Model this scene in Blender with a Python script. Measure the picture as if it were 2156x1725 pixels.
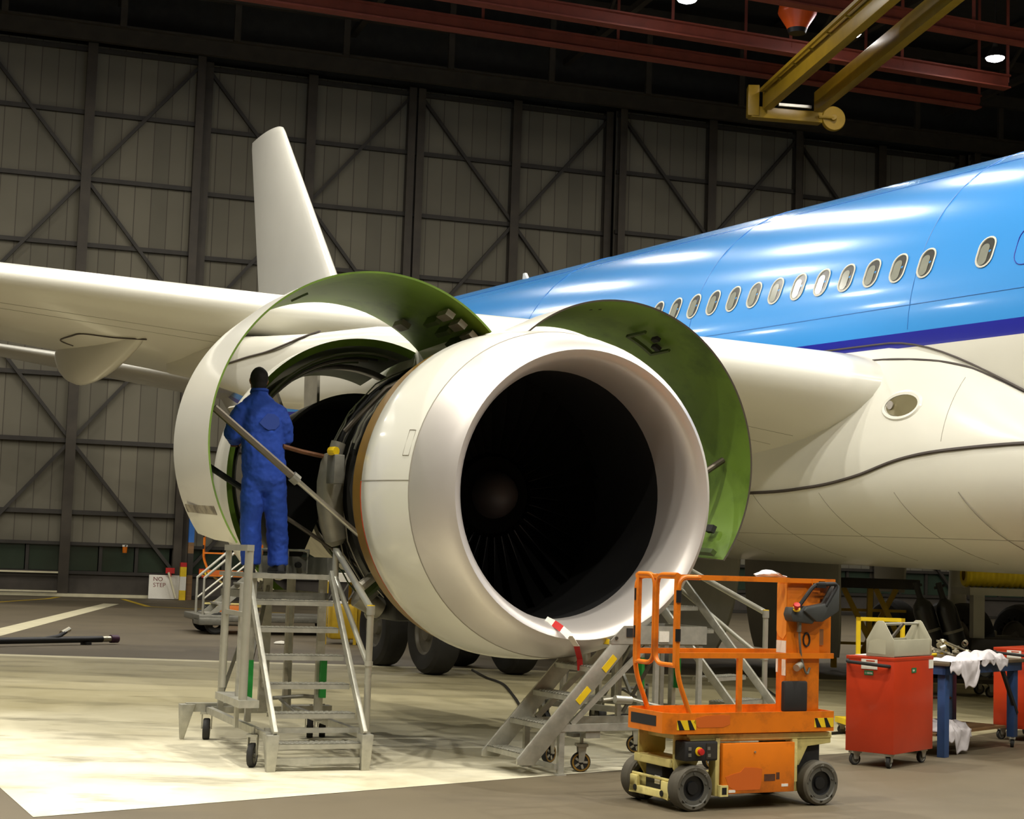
import bpy, bmesh, math, random
from mathutils import Vector, Matrix, Euler
random.seed(7)
S = bpy.context.scene
COL = S.collection
for o in list(bpy.data.objects): bpy.data.objects.remove(o)
PI = math.pi

# ------------------------------------------------------------------ camera
CAM_F, CAM_H, HORIZON, ROLL = 3500.0, 1.75, 1185.0, 0.033
uz = 1 / math.sqrt(1 + ((HORIZON - 862.5) / CAM_F) ** 2 + ROLL ** 2)
fz, rz = (HORIZON - 862.5) / CAM_F * uz, ROLL * uz
Fv = Vector((0, math.sqrt(1 - fz * fz), fz))
ry = -fz * rz / Fv.y
Rv = Vector((math.sqrt(1 - ry * ry - rz * rz), ry, rz))
Uv = Rv.cross(Fv)
cam = bpy.data.cameras.new('camera'); cam.sensor_width = 36; cam.lens = 36 * CAM_F / 2156
cam.clip_end = 400
co = bpy.data.objects.new('camera', cam); COL.objects.link(co); S.camera = co
co.matrix_world = Matrix(((Rv.x, Uv.x, -Fv.x, 0), (Rv.y, Uv.y, -Fv.y, 0), (Rv.z, Uv.z, -Fv.z, CAM_H), (0, 0, 0, 1)))

# ------------------------------------------------------------------ world and exposure
w = bpy.data.worlds.new('hangar_air'); S.world = w; w.use_nodes = True
w.node_tree.nodes['Background'].inputs[0].default_value = (.9, .95, 1, 1)
w.node_tree.nodes['Background'].inputs[1].default_value = 0.0
S.view_settings.view_transform = 'Standard'; S.view_settings.look = 'None'
S.view_settings.exposure = 0.0; S.view_settings.gamma = 1.0
LAMP_COLOR = (1.0, .95, .84)

# ------------------------------------------------------------------ helpers
def lin(c):
    return tuple((x / 12.92 if x <= .04045 else ((x + .055) / 1.055) ** 2.4) for x in c)
def rgb(r, g, b): return lin((r / 255, g / 255, b / 255))
MATS = {}
def mat(name, col, rough=.5, metal=0.0, var=.06, scale=3.0, bump=0.0, coat=0.0, emit=None, spec=.5, stretch=None, dirt=None, dscale=1.2, dlo=.52, dhi=.72):
    """principled material, colour broken up by object-space noise; dirt = second colour in patches"""
    m = bpy.data.materials.new(name); m.use_nodes = True
    nt = m.node_tree; b = nt.nodes['Principled BSDF']
    b.inputs['Roughness'].default_value = rough; b.inputs['Metallic'].default_value = metal
    b.inputs['Specular IOR Level'].default_value = spec; b.inputs['Coat Weight'].default_value = coat
    b.inputs['Coat Roughness'].default_value = .08
    tc = nt.nodes.new('ShaderNodeTexCoord'); mp = nt.nodes.new('ShaderNodeMapping')
    nt.links.new(tc.outputs['Object'], mp.inputs[0])
    if stretch: mp.inputs['Scale'].default_value = stretch
    n = nt.nodes.new('ShaderNodeTexNoise'); n.inputs['Scale'].default_value = scale; n.inputs['Detail'].default_value = 5
    nt.links.new(mp.outputs[0], n.inputs['Vector'])
    r = nt.nodes.new('ShaderNodeValToRGB')
    r.color_ramp.elements[0].position = .3; r.color_ramp.elements[1].position = .7
    r.color_ramp.elements[0].color = tuple(max(0, c * (1 - var)) for c in col) + (1,)
    r.color_ramp.elements[1].color = tuple(min(1, c * (1 + var)) for c in col) + (1,)
    nt.links.new(n.outputs[0], r.inputs[0]); out = r.outputs[0]
    if dirt:
        n2 = nt.nodes.new('ShaderNodeTexNoise'); n2.inputs['Scale'].default_value = dscale; n2.inputs['Detail'].default_value = 8
        n2.inputs['Roughness'].default_value = .65
        nt.links.new(mp.outputs[0], n2.inputs['Vector'])
        mr = nt.nodes.new('ShaderNodeMapRange'); mr.inputs[1].default_value = dlo; mr.inputs[2].default_value = dhi
        nt.links.new(n2.outputs[0], mr.inputs[0])
        mx = nt.nodes.new('ShaderNodeMix'); mx.data_type = 'RGBA'
        nt.links.new(mr.outputs[0], mx.inputs[0]); nt.links.new(out, mx.inputs[6]); mx.inputs[7].default_value = tuple(dirt) + (1,)
        out = mx.outputs[2]
    nt.links.new(out, b.inputs['Base Color'])
    if bump:
        bp = nt.nodes.new('ShaderNodeBump'); bp.inputs['Strength'].default_value = bump; bp.inputs['Distance'].default_value = .02
        nt.links.new(n.outputs[0], bp.inputs['Height']); nt.links.new(bp.outputs[0], b.inputs['Normal'])
    if emit:
        b.inputs['Emission Color'].default_value = tuple(emit[:3]) + (1,); b.inputs['Emission Strength'].default_value = emit[3]
    MATS[name] = m
    return m

class MB:
    """collects shapes and links them as one mesh object"""
    def __init__(s): s.v = []; s.f = []; s.mi = []
    def add(s, vs, fs, mi=0):
        n = len(s.v); s.v += [tuple(x) for x in vs]; s.f += [tuple(i + n for i in f) for f in fs]; s.mi += [mi] * len(fs); return s
    def box(s, x0, x1, y0, y1, z0, z1, mi=0):
        return s.add([(x0, y0, z0), (x1, y0, z0), (x1, y1, z0), (x0, y1, z0), (x0, y0, z1), (x1, y0, z1), (x1, y1, z1), (x0, y1, z1)],
                     [(0, 3, 2, 1), (4, 5, 6, 7), (0, 1, 5, 4), (1, 2, 6, 5), (2, 3, 7, 6), (3, 0, 4, 7)], mi)
    def hexa(s, p, mi=0):
        return s.add(p, [(0, 3, 2, 1), (4, 5, 6, 7), (0, 1, 5, 4), (1, 2, 6, 5), (2, 3, 7, 6), (3, 0, 4, 7)], mi)
    def bar(s, p, q, w, h, up=(0, 0, 1), mi=0):
        p, q = Vector(p), Vector(q); d = (q - p).normalized(); u = Vector(up)
        if abs(d.dot(u)) > .98: u = Vector((1, 0, 0))
        a = d.cross(u).normalized() * (w / 2); c = a.cross(d).normalized() * (h / 2)
        return s.hexa([p - a - c, p + a - c, q + a - c, q - a - c, p - a + c, p + a + c, q + a + c, q - a + c], mi)
    def tube(s, pts, r, n=8, closed=False, mi=0):
        P = [Vector(p) for p in pts]; m = len(P); rr = r if isinstance(r, (list, tuple)) else [r] * m
        T = []
        for i in range(m):
            if closed: t = P[(i + 1) % m] - P[i - 1]
            else: t = P[min(i + 1, m - 1)] - P[max(i - 1, 0)]
            T.append(t.normalized())
        u = T[0].orthogonal().normalized(); vs = []
        for i in range(m):
            u = (u - T[i] * u.dot(T[i])).normalized(); v = T[i].cross(u)
            for k in range(n):
                a = 2 * PI * k / n; vs.append(P[i] + (u * math.cos(a) + v * math.sin(a)) * rr[i])
        fs = []
        for i in range(m if closed else m - 1):
            j = (i + 1) % m
            for k in range(n):
                l = (k + 1) % n; fs.append((i * n + k, i * n + l, j * n + l, j * n + k))
        if not closed: fs += [tuple(range(n - 1, -1, -1)), tuple((m - 1) * n + k for k in range(n))]
        return s.add(vs, fs, mi)
    def cyl(s, p, q, r, n=16, r2=None, mi=0):
        return s.tube([p, q], [r, r if r2 is None else r2], n, mi=mi)
    def lathe(s, prof, o=(0, 0, 0), ax=(1, 0, 0), e1=(0, 1, 0), n=48, a0=0., a1=2 * PI, mi=0, loop=False):
        """prof = [(along axis, radius)]; loop closes the profile onto itself"""
        o, ax, e1 = Vector(o), Vector(ax), Vector(e1); e2 = ax.cross(e1)
        full = abs(a1 - a0 - 2 * PI) < 1e-6; k = n if full else n + 1; m = len(prof); vs = []
        for i in range(k):
            a = a0 + (a1 - a0) * i / n; e = e1 * math.cos(a) + e2 * math.sin(a)
            for x, r in prof: vs.append(o + ax * x + e * r)
        fs = []
        for i in range(n):
            j = (i + 1) % k
            for t in range(m if loop else m - 1):
                u = (t + 1) % m; fs.append((i * m + t, i * m + u, j * m + u, j * m + t))
        if not full and loop: fs += [tuple(range(m)), tuple((k - 1) * m + t for t in reversed(range(m)))]
        k0 = len(s.f); s.add(vs, fs, 0 if isinstance(mi, (list, tuple)) else mi)
        if isinstance(mi, (list, tuple)):                      # one material per profile segment
            g = m if loop else m - 1
            for q in range(len(fs)): s.mi[k0 + q] = mi[q % g] if q < n * g else mi[-1]
        return s
    def prism(s, poly, o, ux, uy, th, mi=0):
        o, ux, uy, th = Vector(o), Vector(ux), Vector(uy), Vector(th); n = len(poly)
        a = [o + ux * x + uy * y for x, y in poly]
        return s.add(a + [p + th for p in a], [tuple(range(n - 1, -1, -1)), tuple(range(n, 2 * n))] + [(i, (i + 1) % n, n + (i + 1) % n, n + i) for i in range(n)], mi)
    def loft(s, rings, cap=True, mi=0, mfun=None, closed=True):
        n = len(rings[0]); vs = [p for r in rings for p in r]; fs = []; k0 = len(s.f)
        for i in range(len(rings) - 1):
            for k in range(n if closed else n - 1):
                l = (k + 1) % n; fs.append((i * n + k, i * n + l, (i + 1) * n + l, (i + 1) * n + k))
        c = len(fs)
        if cap: fs += [tuple(range(n - 1, -1, -1)), tuple((len(rings) - 1) * n + k for k in range(n))]
        s.add(vs, fs, mi)
        if mfun:
            for i in range(c): s.mi[k0 + i] = mfun(i // (n if closed else n - 1), i % (n if closed else n - 1))
        return s
    def build(s, name, mats, parent=None, bevel=0, smooth=True, ang=35, seg=2, solid=0, subd=0):
        me = bpy.data.meshes.new(name)
        me.from_pydata(s.v, [], s.f)
        mats = mats if isinstance(mats, (list, tuple)) else [mats]
        for m in mats: me.materials.append(MATS[m] if isinstance(m, str) else m)
        for p, i in zip(me.polygons, s.mi): p.material_index = i
        bm = bmesh.new(); bm.from_mesh(me)
        bmesh.ops.remove_doubles(bm, verts=bm.verts, dist=1e-5)
        bmesh.ops.recalc_face_normals(bm, faces=bm.faces)
        if bevel:
            ed = [e for e in bm.edges if len(e.link_faces) == 2 and e.calc_face_angle(0) > math.radians(40)]
            bmesh.ops.bevel(bm, geom=ed, offset=bevel, segments=seg, profile=.5, affect='EDGES', clamp_overlap=True)
        bm.to_mesh(me); bm.free()
        if smooth:
            me.shade_smooth(); me.set_sharp_from_angle(angle=math.radians(ang))
        o = bpy.data.objects.new(name, me); COL.objects.link(o)
        if parent: o.parent = parent
        if solid:
            md = o.modifiers.new('t', 'SOLIDIFY'); md.thickness = solid; md.offset = 0
        if subd:
            md = o.modifiers.new('s', 'SUBSURF'); md.levels = subd; md.render_levels = subd
        return o

def tag(o, label, cat, group=None, kind=None):
    o['label'] = label; o['category'] = cat
    if group: o['group'] = group
    if kind: o['kind'] = kind
    return o
def thing(name, label, cat, loc=(0, 0, 0), rz=0., group=None):
    o = bpy.data.objects.new(name, None); COL.objects.link(o); o.empty_display_size = .2
    o.location = loc; o.rotation_euler = (0, 0, rz)
    return tag(o, label, cat, group)
def struct(o): o['kind'] = 'structure'; return o
def copy_tree(o, parent=None):
    c = o.copy(); COL.objects.link(c)
    if parent: c.parent = parent
    for ch in list(o.children): copy_tree(ch, c)
    return c
def text(name, body, size, m, parent, loc, rot, extrude=.001, align='LEFT', bold=False):
    cu = bpy.data.curves.new(name, 'FONT'); cu.body = body; cu.size = size; cu.extrude = extrude; cu.align_x = align
    if bold: cu.offset = size * .02
    tmp = bpy.data.objects.new(name, cu); COL.objects.link(tmp); bpy.context.view_layer.update()
    me = bpy.data.meshes.new_from_object(tmp.evaluated_get(bpy.context.evaluated_depsgraph_get()))
    bpy.data.objects.remove(tmp); me.materials.clear(); me.materials.append(MATS[m])
    o = bpy.data.objects.new(name, me); COL.objects.link(o)
    o.parent = parent; o.location = loc; o.rotation_euler = rot
    return o
def rrect(w, h, r, n=5, cx=0., cy=0.):
    P = []
    for (sx, sy, a) in ((1, 1, 0), (-1, 1, 90), (-1, -1, 180), (1, -1, 270)):
        for i in range(n + 1):
            t = math.radians(a + 90 * i / n)
            P.append((cx + sx * (w / 2 - r) + r * math.cos(t), cy + sy * (h / 2 - r) + r * math.sin(t)))
    return P
def arc_pts(c, r, a0, a1, n, ux, uy):
    c, ux, uy = Vector(c), Vector(ux), Vector(uy)
    return [c + ux * (r * math.cos(a0 + (a1 - a0) * i / n)) + uy * (r * math.sin(a0 + (a1 - a0) * i / n)) for i in range(n + 1)]
def fillet(pts, r, n=4):
    """round the inner corners of a polyline"""
    P = [Vector(p) for p in pts]; out = [P[0]]
    for i in range(1, len(P) - 1):
        a, b, c = P[i - 1], P[i], P[i + 1]; d1 = (a - b); d2 = (c - b); rr = min(r, d1.length * .45, d2.length * .45)
        p, q = b + d1.normalized() * rr, b + d2.normalized() * rr
        for k in range(n + 1):
            t = k / n; out.append(p * (1 - t) ** 2 + b * 2 * t * (1 - t) + q * t * t)
    return out + [P[-1]]

# ------------------------------------------------------------------ materials
mat('concrete', rgb(98, 88, 68), .62, var=.1, scale=.35, dirt=rgb(72, 64, 50), dscale=.5, dlo=.5, dhi=.85, stretch=(1, 1, 1))
mat('floor_white', rgb(236, 230, 204), .5, var=.04, scale=.5)
mat('line_cream', rgb(212, 204, 170), .55, var=.1)
mat('line_yellow', rgb(200, 168, 40), .55, var=.15)
mat('white_paint', rgb(226, 224, 212), .28, var=.02, scale=1.0, coat=.3)
mat('white_cowl', rgb(228, 226, 214), .25, var=.02, scale=.8, coat=.4)
mat('blue_light', rgb(64, 150, 226), .22, var=.02, scale=.5, coat=.6)
mat('blue_dark', rgb(28, 34, 150), .3, var=.05, scale=1, coat=.4)
mat('seam_dark', rgb(74, 66, 62), .6, var=.1)
mat('seam_line', rgb(150, 145, 132), .6, var=.05)
mat('lip_metal', rgb(212, 206, 200), .44, .55, var=.04, scale=1.5)
mat('liner_dark', rgb(17, 17, 17), .7, var=.2)
mat('fan_dark', rgb(24, 24, 24), .4, .3, var=.2)
mat('spinner_grey', rgb(58, 52, 50), .55, var=.1)
mat('green_primer', rgb(104, 134, 44), .5, var=.12, scale=1.2, dirt=rgb(54, 78, 26), dscale=1.4, dlo=.5, dhi=.8)
mat('green_dark', rgb(62, 78, 30), .5, var=.2, scale=4)
mat('brass_edge', rgb(140, 106, 38), .45, .2, var=.15, scale=4)
mat('red_line', rgb(190, 62, 28), .5)
mat('black', rgb(14, 14, 14), .5, var=.2)
mat('black_soft', rgb(32, 31, 30), .75, var=.2)
mat('rubber', rgb(40, 39, 37), .75, var=.2, scale=6)
mat('rod_steel', rgb(92, 84, 72), .42, .5, var=.1)
mat('pipe_steel', rgb(150, 146, 134), .35, .7, var=.15, scale=8)
mat('core_grey', rgb(150, 145, 130), .45, .4, var=.15, scale=6)
mat('galv', rgb(176, 174, 162), .42, .5, var=.14, scale=14)
mat('alu_tube', rgb(190, 188, 174), .35, .6, var=.06, scale=8)
mat('galv_dark', rgb(120, 118, 108), .5, .4, var=.2, scale=10)
mat('orange', rgb(222, 118, 8), .42, var=.06, scale=5, dirt=rgb(132, 66, 16), dscale=3.5, dlo=.5, dhi=.8)
mat('orange_patch', rgb(206, 98, 24), .5, var=.02)
mat('orange_pale', rgb(238, 148, 50), .5, var=.02)
mat('chassis_yellow', rgb(220, 206, 132), .5, var=.12, scale=7, dirt=rgb(96, 84, 44), dscale=5, dlo=.55, dhi=.8)
mat('red_cabinet', rgb(184, 50, 10), .42, var=.1, scale=2.5, coat=.2)
mat('red', rgb(190, 30, 26), .5)
mat('yellow', rgb(232, 196, 24), .5, var=.1, scale=6)
mat('yellow_dull', rgb(206, 170, 40), .55, var=.15)
mat('crane_yellow', rgb(150, 120, 26), .4, var=.12, scale=2)
mat('rail_red', rgb(132, 62, 44), .6, var=.15, scale=2)
mat('toolbox_grey', rgb(166, 162, 140), .5, var=.06, scale=6)
mat('toolbox_patch', rgb(176, 172, 148), .5, var=.02)
mat('white_label', rgb(232, 228, 214), .6, var=.05, scale=40)
mat('green_label', rgb(30, 110, 62), .5)
mat('green_tape', rgb(24, 128, 48), .5)
mat('cloth_white', rgb(206, 200, 202), .9, var=.05, scale=10, bump=.3)
mat('table_blue', rgb(44, 72, 118), .45, var=.12, scale=6)
mat('wood', rgb(124, 92, 56), .6, var=.2, scale=3, stretch=(1, 8, 8))
mat('table_top', rgb(96, 82, 62), .6, var=.2, scale=6)
mat('blue_overall', rgb(28, 66, 162), .85, var=.16, scale=5, bump=.5)
mat('blue_patch', rgb(42, 68, 148), .85, var=.02)
mat('hair_black', rgb(20, 15, 12), .85, var=.2, scale=30)
mat('skin', rgb(142, 92, 66), .55, var=.05)
mat('shoe', rgb(26, 26, 30), .6)
mat('steel_dark', rgb(50, 46, 39), .6, .2, var=.2, scale=2)
mat('steel_brown', rgb(60, 53, 41), .6, .1, var=.2, scale=2)
mat('roof_dark', rgb(46, 44, 38), .8, var=.2)
mat('wall_dark', rgb(70, 66, 56), .8, var=.1)
mat('kick_dark', rgb(66, 60, 52), .7, var=.15)
mat('pole_blue', rgb(50, 110, 190), .5)
mat('glass_green', rgb(46, 58, 46), .12, var=.15, scale=1, spec=.6)
mat('reflection_grey', rgb(138, 140, 128), .15, var=.1)
mat('window_rim', rgb(206, 204, 190), .4)
mat('orange_shade', rgb(224, 88, 20), .35, .1, var=.05)
mat('lamp_glow', (1, .95, .95), .5, emit=(1, .94, 1.0, 60))
mat('plastic', rgb(220, 220, 220), .2, var=.1)
mat('duct_yellow', rgb(236, 210, 40), .6, var=.12)
mat('bottle_black', rgb(24, 24, 24), .3, var=.2)
mat('tool_steel', rgb(186, 180, 160), .3, .8)
mat('grey_door', rgb(176, 174, 160), .45, var=.05)

def wall_mat():
    m = mat('door_panel', rgb(113, 108, 91), .75, var=.12, scale=.25)
    nt = m.node_tree; b = nt.nodes['Principled BSDF']
    tc = nt.nodes.new('ShaderNodeTexCoord'); sx = nt.nodes.new('ShaderNodeSeparateXYZ'); nt.links.new(tc.outputs['Object'], sx.inputs[0])
    def stripes(sock, per, wd):
        a = nt.nodes.new('ShaderNodeMath'); a.operation = 'DIVIDE'; nt.links.new(sock, a.inputs[0]); a.inputs[1].default_value = per
        f = nt.nodes.new('ShaderNodeMath'); f.operation = 'FRACT'; nt.links.new(a.outputs[0], f.inputs[0])
        l = nt.nodes.new('ShaderNodeMath'); l.operation = 'LESS_THAN'; nt.links.new(f.outputs[0], l.inputs[0]); l.inputs[1].default_value = wd / per
        return l.outputs[0], a.outputs[0]
    s1, ph = stripes(sx.outputs[0], .6, .035)
    fl = nt.nodes.new('ShaderNodeMath'); fl.operation = 'FLOOR'; nt.links.new(ph, fl.inputs[0])
    wn = nt.nodes.new('ShaderNodeTexWhiteNoise'); wn.noise_dimensions = '1D'; nt.links.new(fl.outputs[0], wn.inputs['W'])
    mr = nt.nodes.new('ShaderNodeMapRange'); mr.inputs[3].default_value = .8; mr.inputs[4].default_value = 1.05; nt.links.new(wn.outputs[0], mr.inputs[0])
    base = b.inputs['Base Color'].links[0].from_socket
    mx = nt.nodes.new('ShaderNodeMix'); mx.data_type = 'RGBA'; mx.blend_type = 'MULTIPLY'; mx.inputs[0].default_value = 1
    cr = nt.nodes.new('ShaderNodeCombineColor'); [nt.links.new(mr.outputs[0], cr.inputs[i]) for i in range(3)]
    nt.links.new(base, mx.inputs[6]); nt.links.new(cr.outputs[0], mx.inputs[7])
    m2 = nt.nodes.new('ShaderNodeMix'); m2.data_type = 'RGBA'
    nt.links.new(s1, m2.inputs[0]); nt.links.new(mx.outputs[2], m2.inputs[6]); m2.inputs[7].default_value = rgb(78, 72, 60) + (1,)
    nt.links.new(m2.outputs[2], b.inputs['Base Color'])
wall_mat()
def worn_floor():
    m = MATS['floor_white']; nt = m.node_tree; b = nt.nodes['Principled BSDF']
    base = b.inputs['Base Color'].links[0].from_socket
    tc = nt.nodes.new('ShaderNodeTexCoord')
    def stain(scale, st, lo, hi, col, base, amt=1.0):
        mp = nt.nodes.new('ShaderNodeMapping'); mp.inputs['Scale'].default_value = st; mp.inputs['Rotation'].default_value = (0, 0, .3)
        nt.links.new(tc.outputs['Object'], mp.inputs[0])
        n = nt.nodes.new('ShaderNodeTexNoise'); n.inputs['Scale'].default_value = scale; n.inputs['Detail'].default_value = 7; n.inputs['Roughness'].default_value = .62
        nt.links.new(mp.outputs[0], n.inputs[0])
        mr = nt.nodes.new('ShaderNodeMapRange'); mr.inputs[1].default_value = lo; mr.inputs[2].default_value = hi; mr.inputs[4].default_value = amt
        nt.links.new(n.outputs[0], mr.inputs[0])
        mx = nt.nodes.new('ShaderNodeMix'); mx.data_type = 'RGBA'
        nt.links.new(mr.outputs[0], mx.inputs[0]); nt.links.new(base, mx.inputs[6]); mx.inputs[7].default_value = col + (1,)
        return mx.outputs[2]
    o = stain(.5, (1, .6, 1), .45, .75, rgb(150, 140, 104), base, .75)
    o = stain(1.6, (.7, 1, 1), .58, .78, rgb(96, 88, 66), o, .8)
    # the back part of the bay, around the wheels, is more heavily soiled with oil and rubber
    mp = nt.nodes.new('ShaderNodeMapping'); mp.inputs['Location'].default_value = (0, 0, 0)
    sx = nt.nodes.new('ShaderNodeSeparateXYZ'); nt.links.new(tc.outputs['Object'], sx.inputs[0])
    n = nt.nodes.new('ShaderNodeTexNoise'); n.inputs['Scale'].default_value = .35; n.inputs['Detail'].default_value = 6; nt.links.new(tc.outputs['Object'], n.inputs[0])
    ma = nt.nodes.new('ShaderNodeMath'); ma.operation = 'MULTIPLY_ADD'; nt.links.new(n.outputs[0], ma.inputs[0]); ma.inputs[1].default_value = 9; nt.links.new(sx.outputs[1], ma.inputs[2])
    mr = nt.nodes.new('ShaderNodeMapRange'); mr.inputs[1].default_value = 18.0; mr.inputs[2].default_value = 23.5; mr.inputs[4].default_value = .8
    nt.links.new(ma.outputs[0], mr.inputs[0])
    mx = nt.nodes.new('ShaderNodeMix'); mx.data_type = 'RGBA'; nt.links.new(mr.outputs[0], mx.inputs[0]); nt.links.new(o, mx.inputs[6]); mx.inputs[7].default_value = rgb(142, 132, 94) + (1,)
    o = stain(1.1, (.5, 1.3, 1), .52, .74, rgb(88, 82, 58), mx.outputs[2], .75)
    nt.links.new(o, b.inputs['Base Color'])
worn_floor()

# ------------------------------------------------------------------ hangar shell
# the back wall is a row of sliding hangar doors; frame of reference along it: w (right), n (towards the camera), z
W0 = Vector((-15.03, 60.57, 0)); WX = Vector((.95, .312, 0)).normalized(); WN = Vector((WX.y, -WX.x, 0))
WALL_RZ = math.atan2(WX.y, WX.x)
def wp(w_, n_, z): return W0 + WX * w_ + WN * n_ + Vector((0, 0, z))
fl = MB(); fl.add([wp(-45, 95, 0), wp(55, 95, 0), wp(55, -2, 0), wp(-45, -2, 0)], [(0, 1, 2, 3)])
struct(fl.build('floor', 'concrete'))
ce = MB(); ce.add([wp(-45, 95, 25), wp(55, 95, 25), wp(55, -2, 25), wp(-45, -2, 25)], [(3, 2, 1, 0)])
struct(ce.build('ceiling', 'roof_dark'))
for nm, a, b_ in (('wall_left', (-45, 95), (-45, -2)), ('wall_right', (55, -2), (55, 95)), ('wall_front', (55, 95), (-45, 95))):
    q = MB(); q.add([wp(*a, 0), wp(*b_, 0), wp(*b_, 25), wp(*a, 25)], [(0, 1, 2, 3)]); struct(q.build(nm, 'wall_dark'))
q = MB(); q.add([wp(-45, -1.9, 0), wp(55, -1.9, 0), wp(55, -1.9, 25), wp(-45, -1.9, 25)], [(0, 1, 2, 3)]); struct(q.build('wall_back', 'roof_dark'))
# floor paint
def fpatch(name, pts, m, z=.003):
    q = MB(); q.add([(x, y, z) for x, y in pts], [tuple(range(len(pts)))]); return struct(q.build(name, m))
fpatch('trim_1', [(-3.02, 11.0), (-3.62, 12.27), (-9.5, 24.5), (-9.4, 26.75), (6, 27.3), (16, 27.7), (5.75, 19.35), (4.75, 18.1), (3.4, 16.5), (.5, 14.07)], 'floor_white')
fpatch('trim_2', [(-9.4, 26.75), (6, 27.3), (16, 27.7), (16, 28.1), (6, 27.72), (-9.4, 27.2)], 'line_cream', .004)
fpatch('trim_3', [(-9.35, 24.2), (-8.75, 24.2), (-12.45, 54.0), (-12.95, 54.0)], 'line_cream', .0045)
q = MB()
def ribbon(mb, pts, wd, z):
    for a, b_ in zip(pts[:-1], pts[1:]):
        a, b_ = Vector((*a, 0)), Vector((*b_, 0)); d = (b_ - a).normalized(); s_ = Vector((-d.y, d.x, 0)) * wd / 2; zz = Vector((0, 0, z))
        mb.add([a - s_ + zz, a + s_ + zz, b_ + s_ + zz, b_ - s_ + zz], [(0, 3, 2, 1)])
ribbon(q, [(-16.5, 48), (-15.8, 51.5), (-15.6, 57), (-15.9, 59.5)], .2, .005)
struct(q.build('trim_4', 'line_yellow'))
q = MB(); ribbon(q, [(-13.6, 59.5), (-11.2, 52.5), (-6.5, 50.5), (0, 51)], .2, .005)
struct(q.build('trim_5', 'line_yellow'))

# sliding hangar doors
DOOR_H = 20.4
def hangar_door(name, wc, set_back):
    root = bpy.data.objects.new(name, None); COL.objects.link(root); struct(root)
    root.location = wp(wc, -set_back, 0); root.rotation_euler = (0, 0, WALL_RZ)
    hw = 4.2
    p = MB(); p.box(-hw, hw, .18, .26, 1.92, DOOR_H); p.build('panel', 'door_panel', root)
    k = MB(); k.box(-hw, hw, .12, .24, .12, .86); k.build('kick_board', 'kick_dark', root)
    for i, x in enumerate((-hw + .19, 0, hw - .19)):
        c = MB()
        wd = .30 if i != 1 else .36
        c.box(x - wd / 2, x + wd / 2, -.20, -.17, 0.02, DOOR_H); c.box(x - wd / 2, x + wd / 2, .14, .18, .02, DOOR_H); c.box(x - .03, x + .03, -.17, .14, .02, DOOR_H)
        c.build('column', 'steel_brown', root)
    for z in (.88, 1.92, 3.05, 5.64, 8.05, 10.45, 12.87, 15.33, 17.82, 20.2):
        r = MB(); r.bar((-hw, .08, z), (hw, .08, z), .16, .16 if z > 2.5 else .12); r.build('rail', 'steel_dark', root)
    for sx in (-1, 1):
        for z0, z1 in ((15.33, 20.1), (15.33, 10.45), (5.64, 10.45), (5.64, .9)):
            r = MB(); r.bar((0, -.03, z0), (sx * (hw - .2), -.03, z1), .12, .15, up=(0, 1, 0)); r.build('brace', 'steel_dark', root)
    n = 6
    for i in range(n):
        x0 = -hw + .35 + i * (2 * hw - .7) / n
        g = MB(); g.box(x0 + .08, x0 + 1.2, .17, .2, .95, 1.86); g.build('window_pane', 'glass_green', root)
        if i: g = MB(); g.box(x0 - .05, x0 + .07, .1, .22, .92, 1.9); g.build('mullion', 'steel_dark', root)
    t = MB(); t.box(-hw, hw, -.25, .2, .01, .12); t.build('bottom_rail', 'line_cream' if name == 'door_1' else 'steel_dark', root)
    return root
for i in range(6): hangar_door('door_%d' % (i + 1), -1 + 8.4 * i, (0, .62, 0, .62, 0, .62)[i] if i < 2 else (.62, 0)[i % 2])
hangar_door('door_7', -9.4, .62)

# door header: fascia girders and trusses over the doors
h1 = MB(); h1.box(-45, 55, -.35, -.1, 20.45, 21.0); h1.box(-45, 55, -.6, -.1, 21.0, 21.08); hd = h1.build('trim_6', 'steel_brown'); hd.location = wp(0, 0, 0); hd.rotation_euler = (0, 0, WALL_RZ); struct(hd)
h2 = MB(); h2.box(-45, 55, -.9, -.65, 22.4, 22.9); hd = h2.build('trim_7', 'steel_brown'); hd.location = wp(0, 0, 0); hd.rotation_euler = (0, 0, WALL_RZ); struct(hd)
h3 = MB(); h3.box(-45, 55, -.9, -.7, 24.1, 24.5); hd = h3.build('trim_8', 'steel_brown'); hd.location = wp(0, 0, 0); hd.rotation_euler = (0, 0, WALL_RZ); struct(hd)
hp = MB()
for i in range(-8, 12): hp.box(i * 4.2 - .12, i * 4.2 + .12, -.75, -.6, 21, 24.6)
hd = hp.build('trim_9', 'steel_brown'); hd.location = wp(0, 0, 0); hd.rotation_euler = (0, 0, WALL_RZ); struct(hd)
# roof trusses
for i in range(-3, 5):
    tr = MB(); x = i * 9.0
    tr.bar(wp(x, -1, 22.4), wp(x, 90, 22.4), .25, .25); tr.bar(wp(x, -1, 24.7), wp(x, 90, 24.7), .25, .25)
    for j in range(0, 30): tr.bar(wp(x, j * 3, 22.4 if j % 2 else 24.7), wp(x, j * 3 + 3, 24.7 if j % 2 else 22.4), .12, .12)
    struct(tr.build('trim_%d' % (13 + i), 'steel_brown'))

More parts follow.
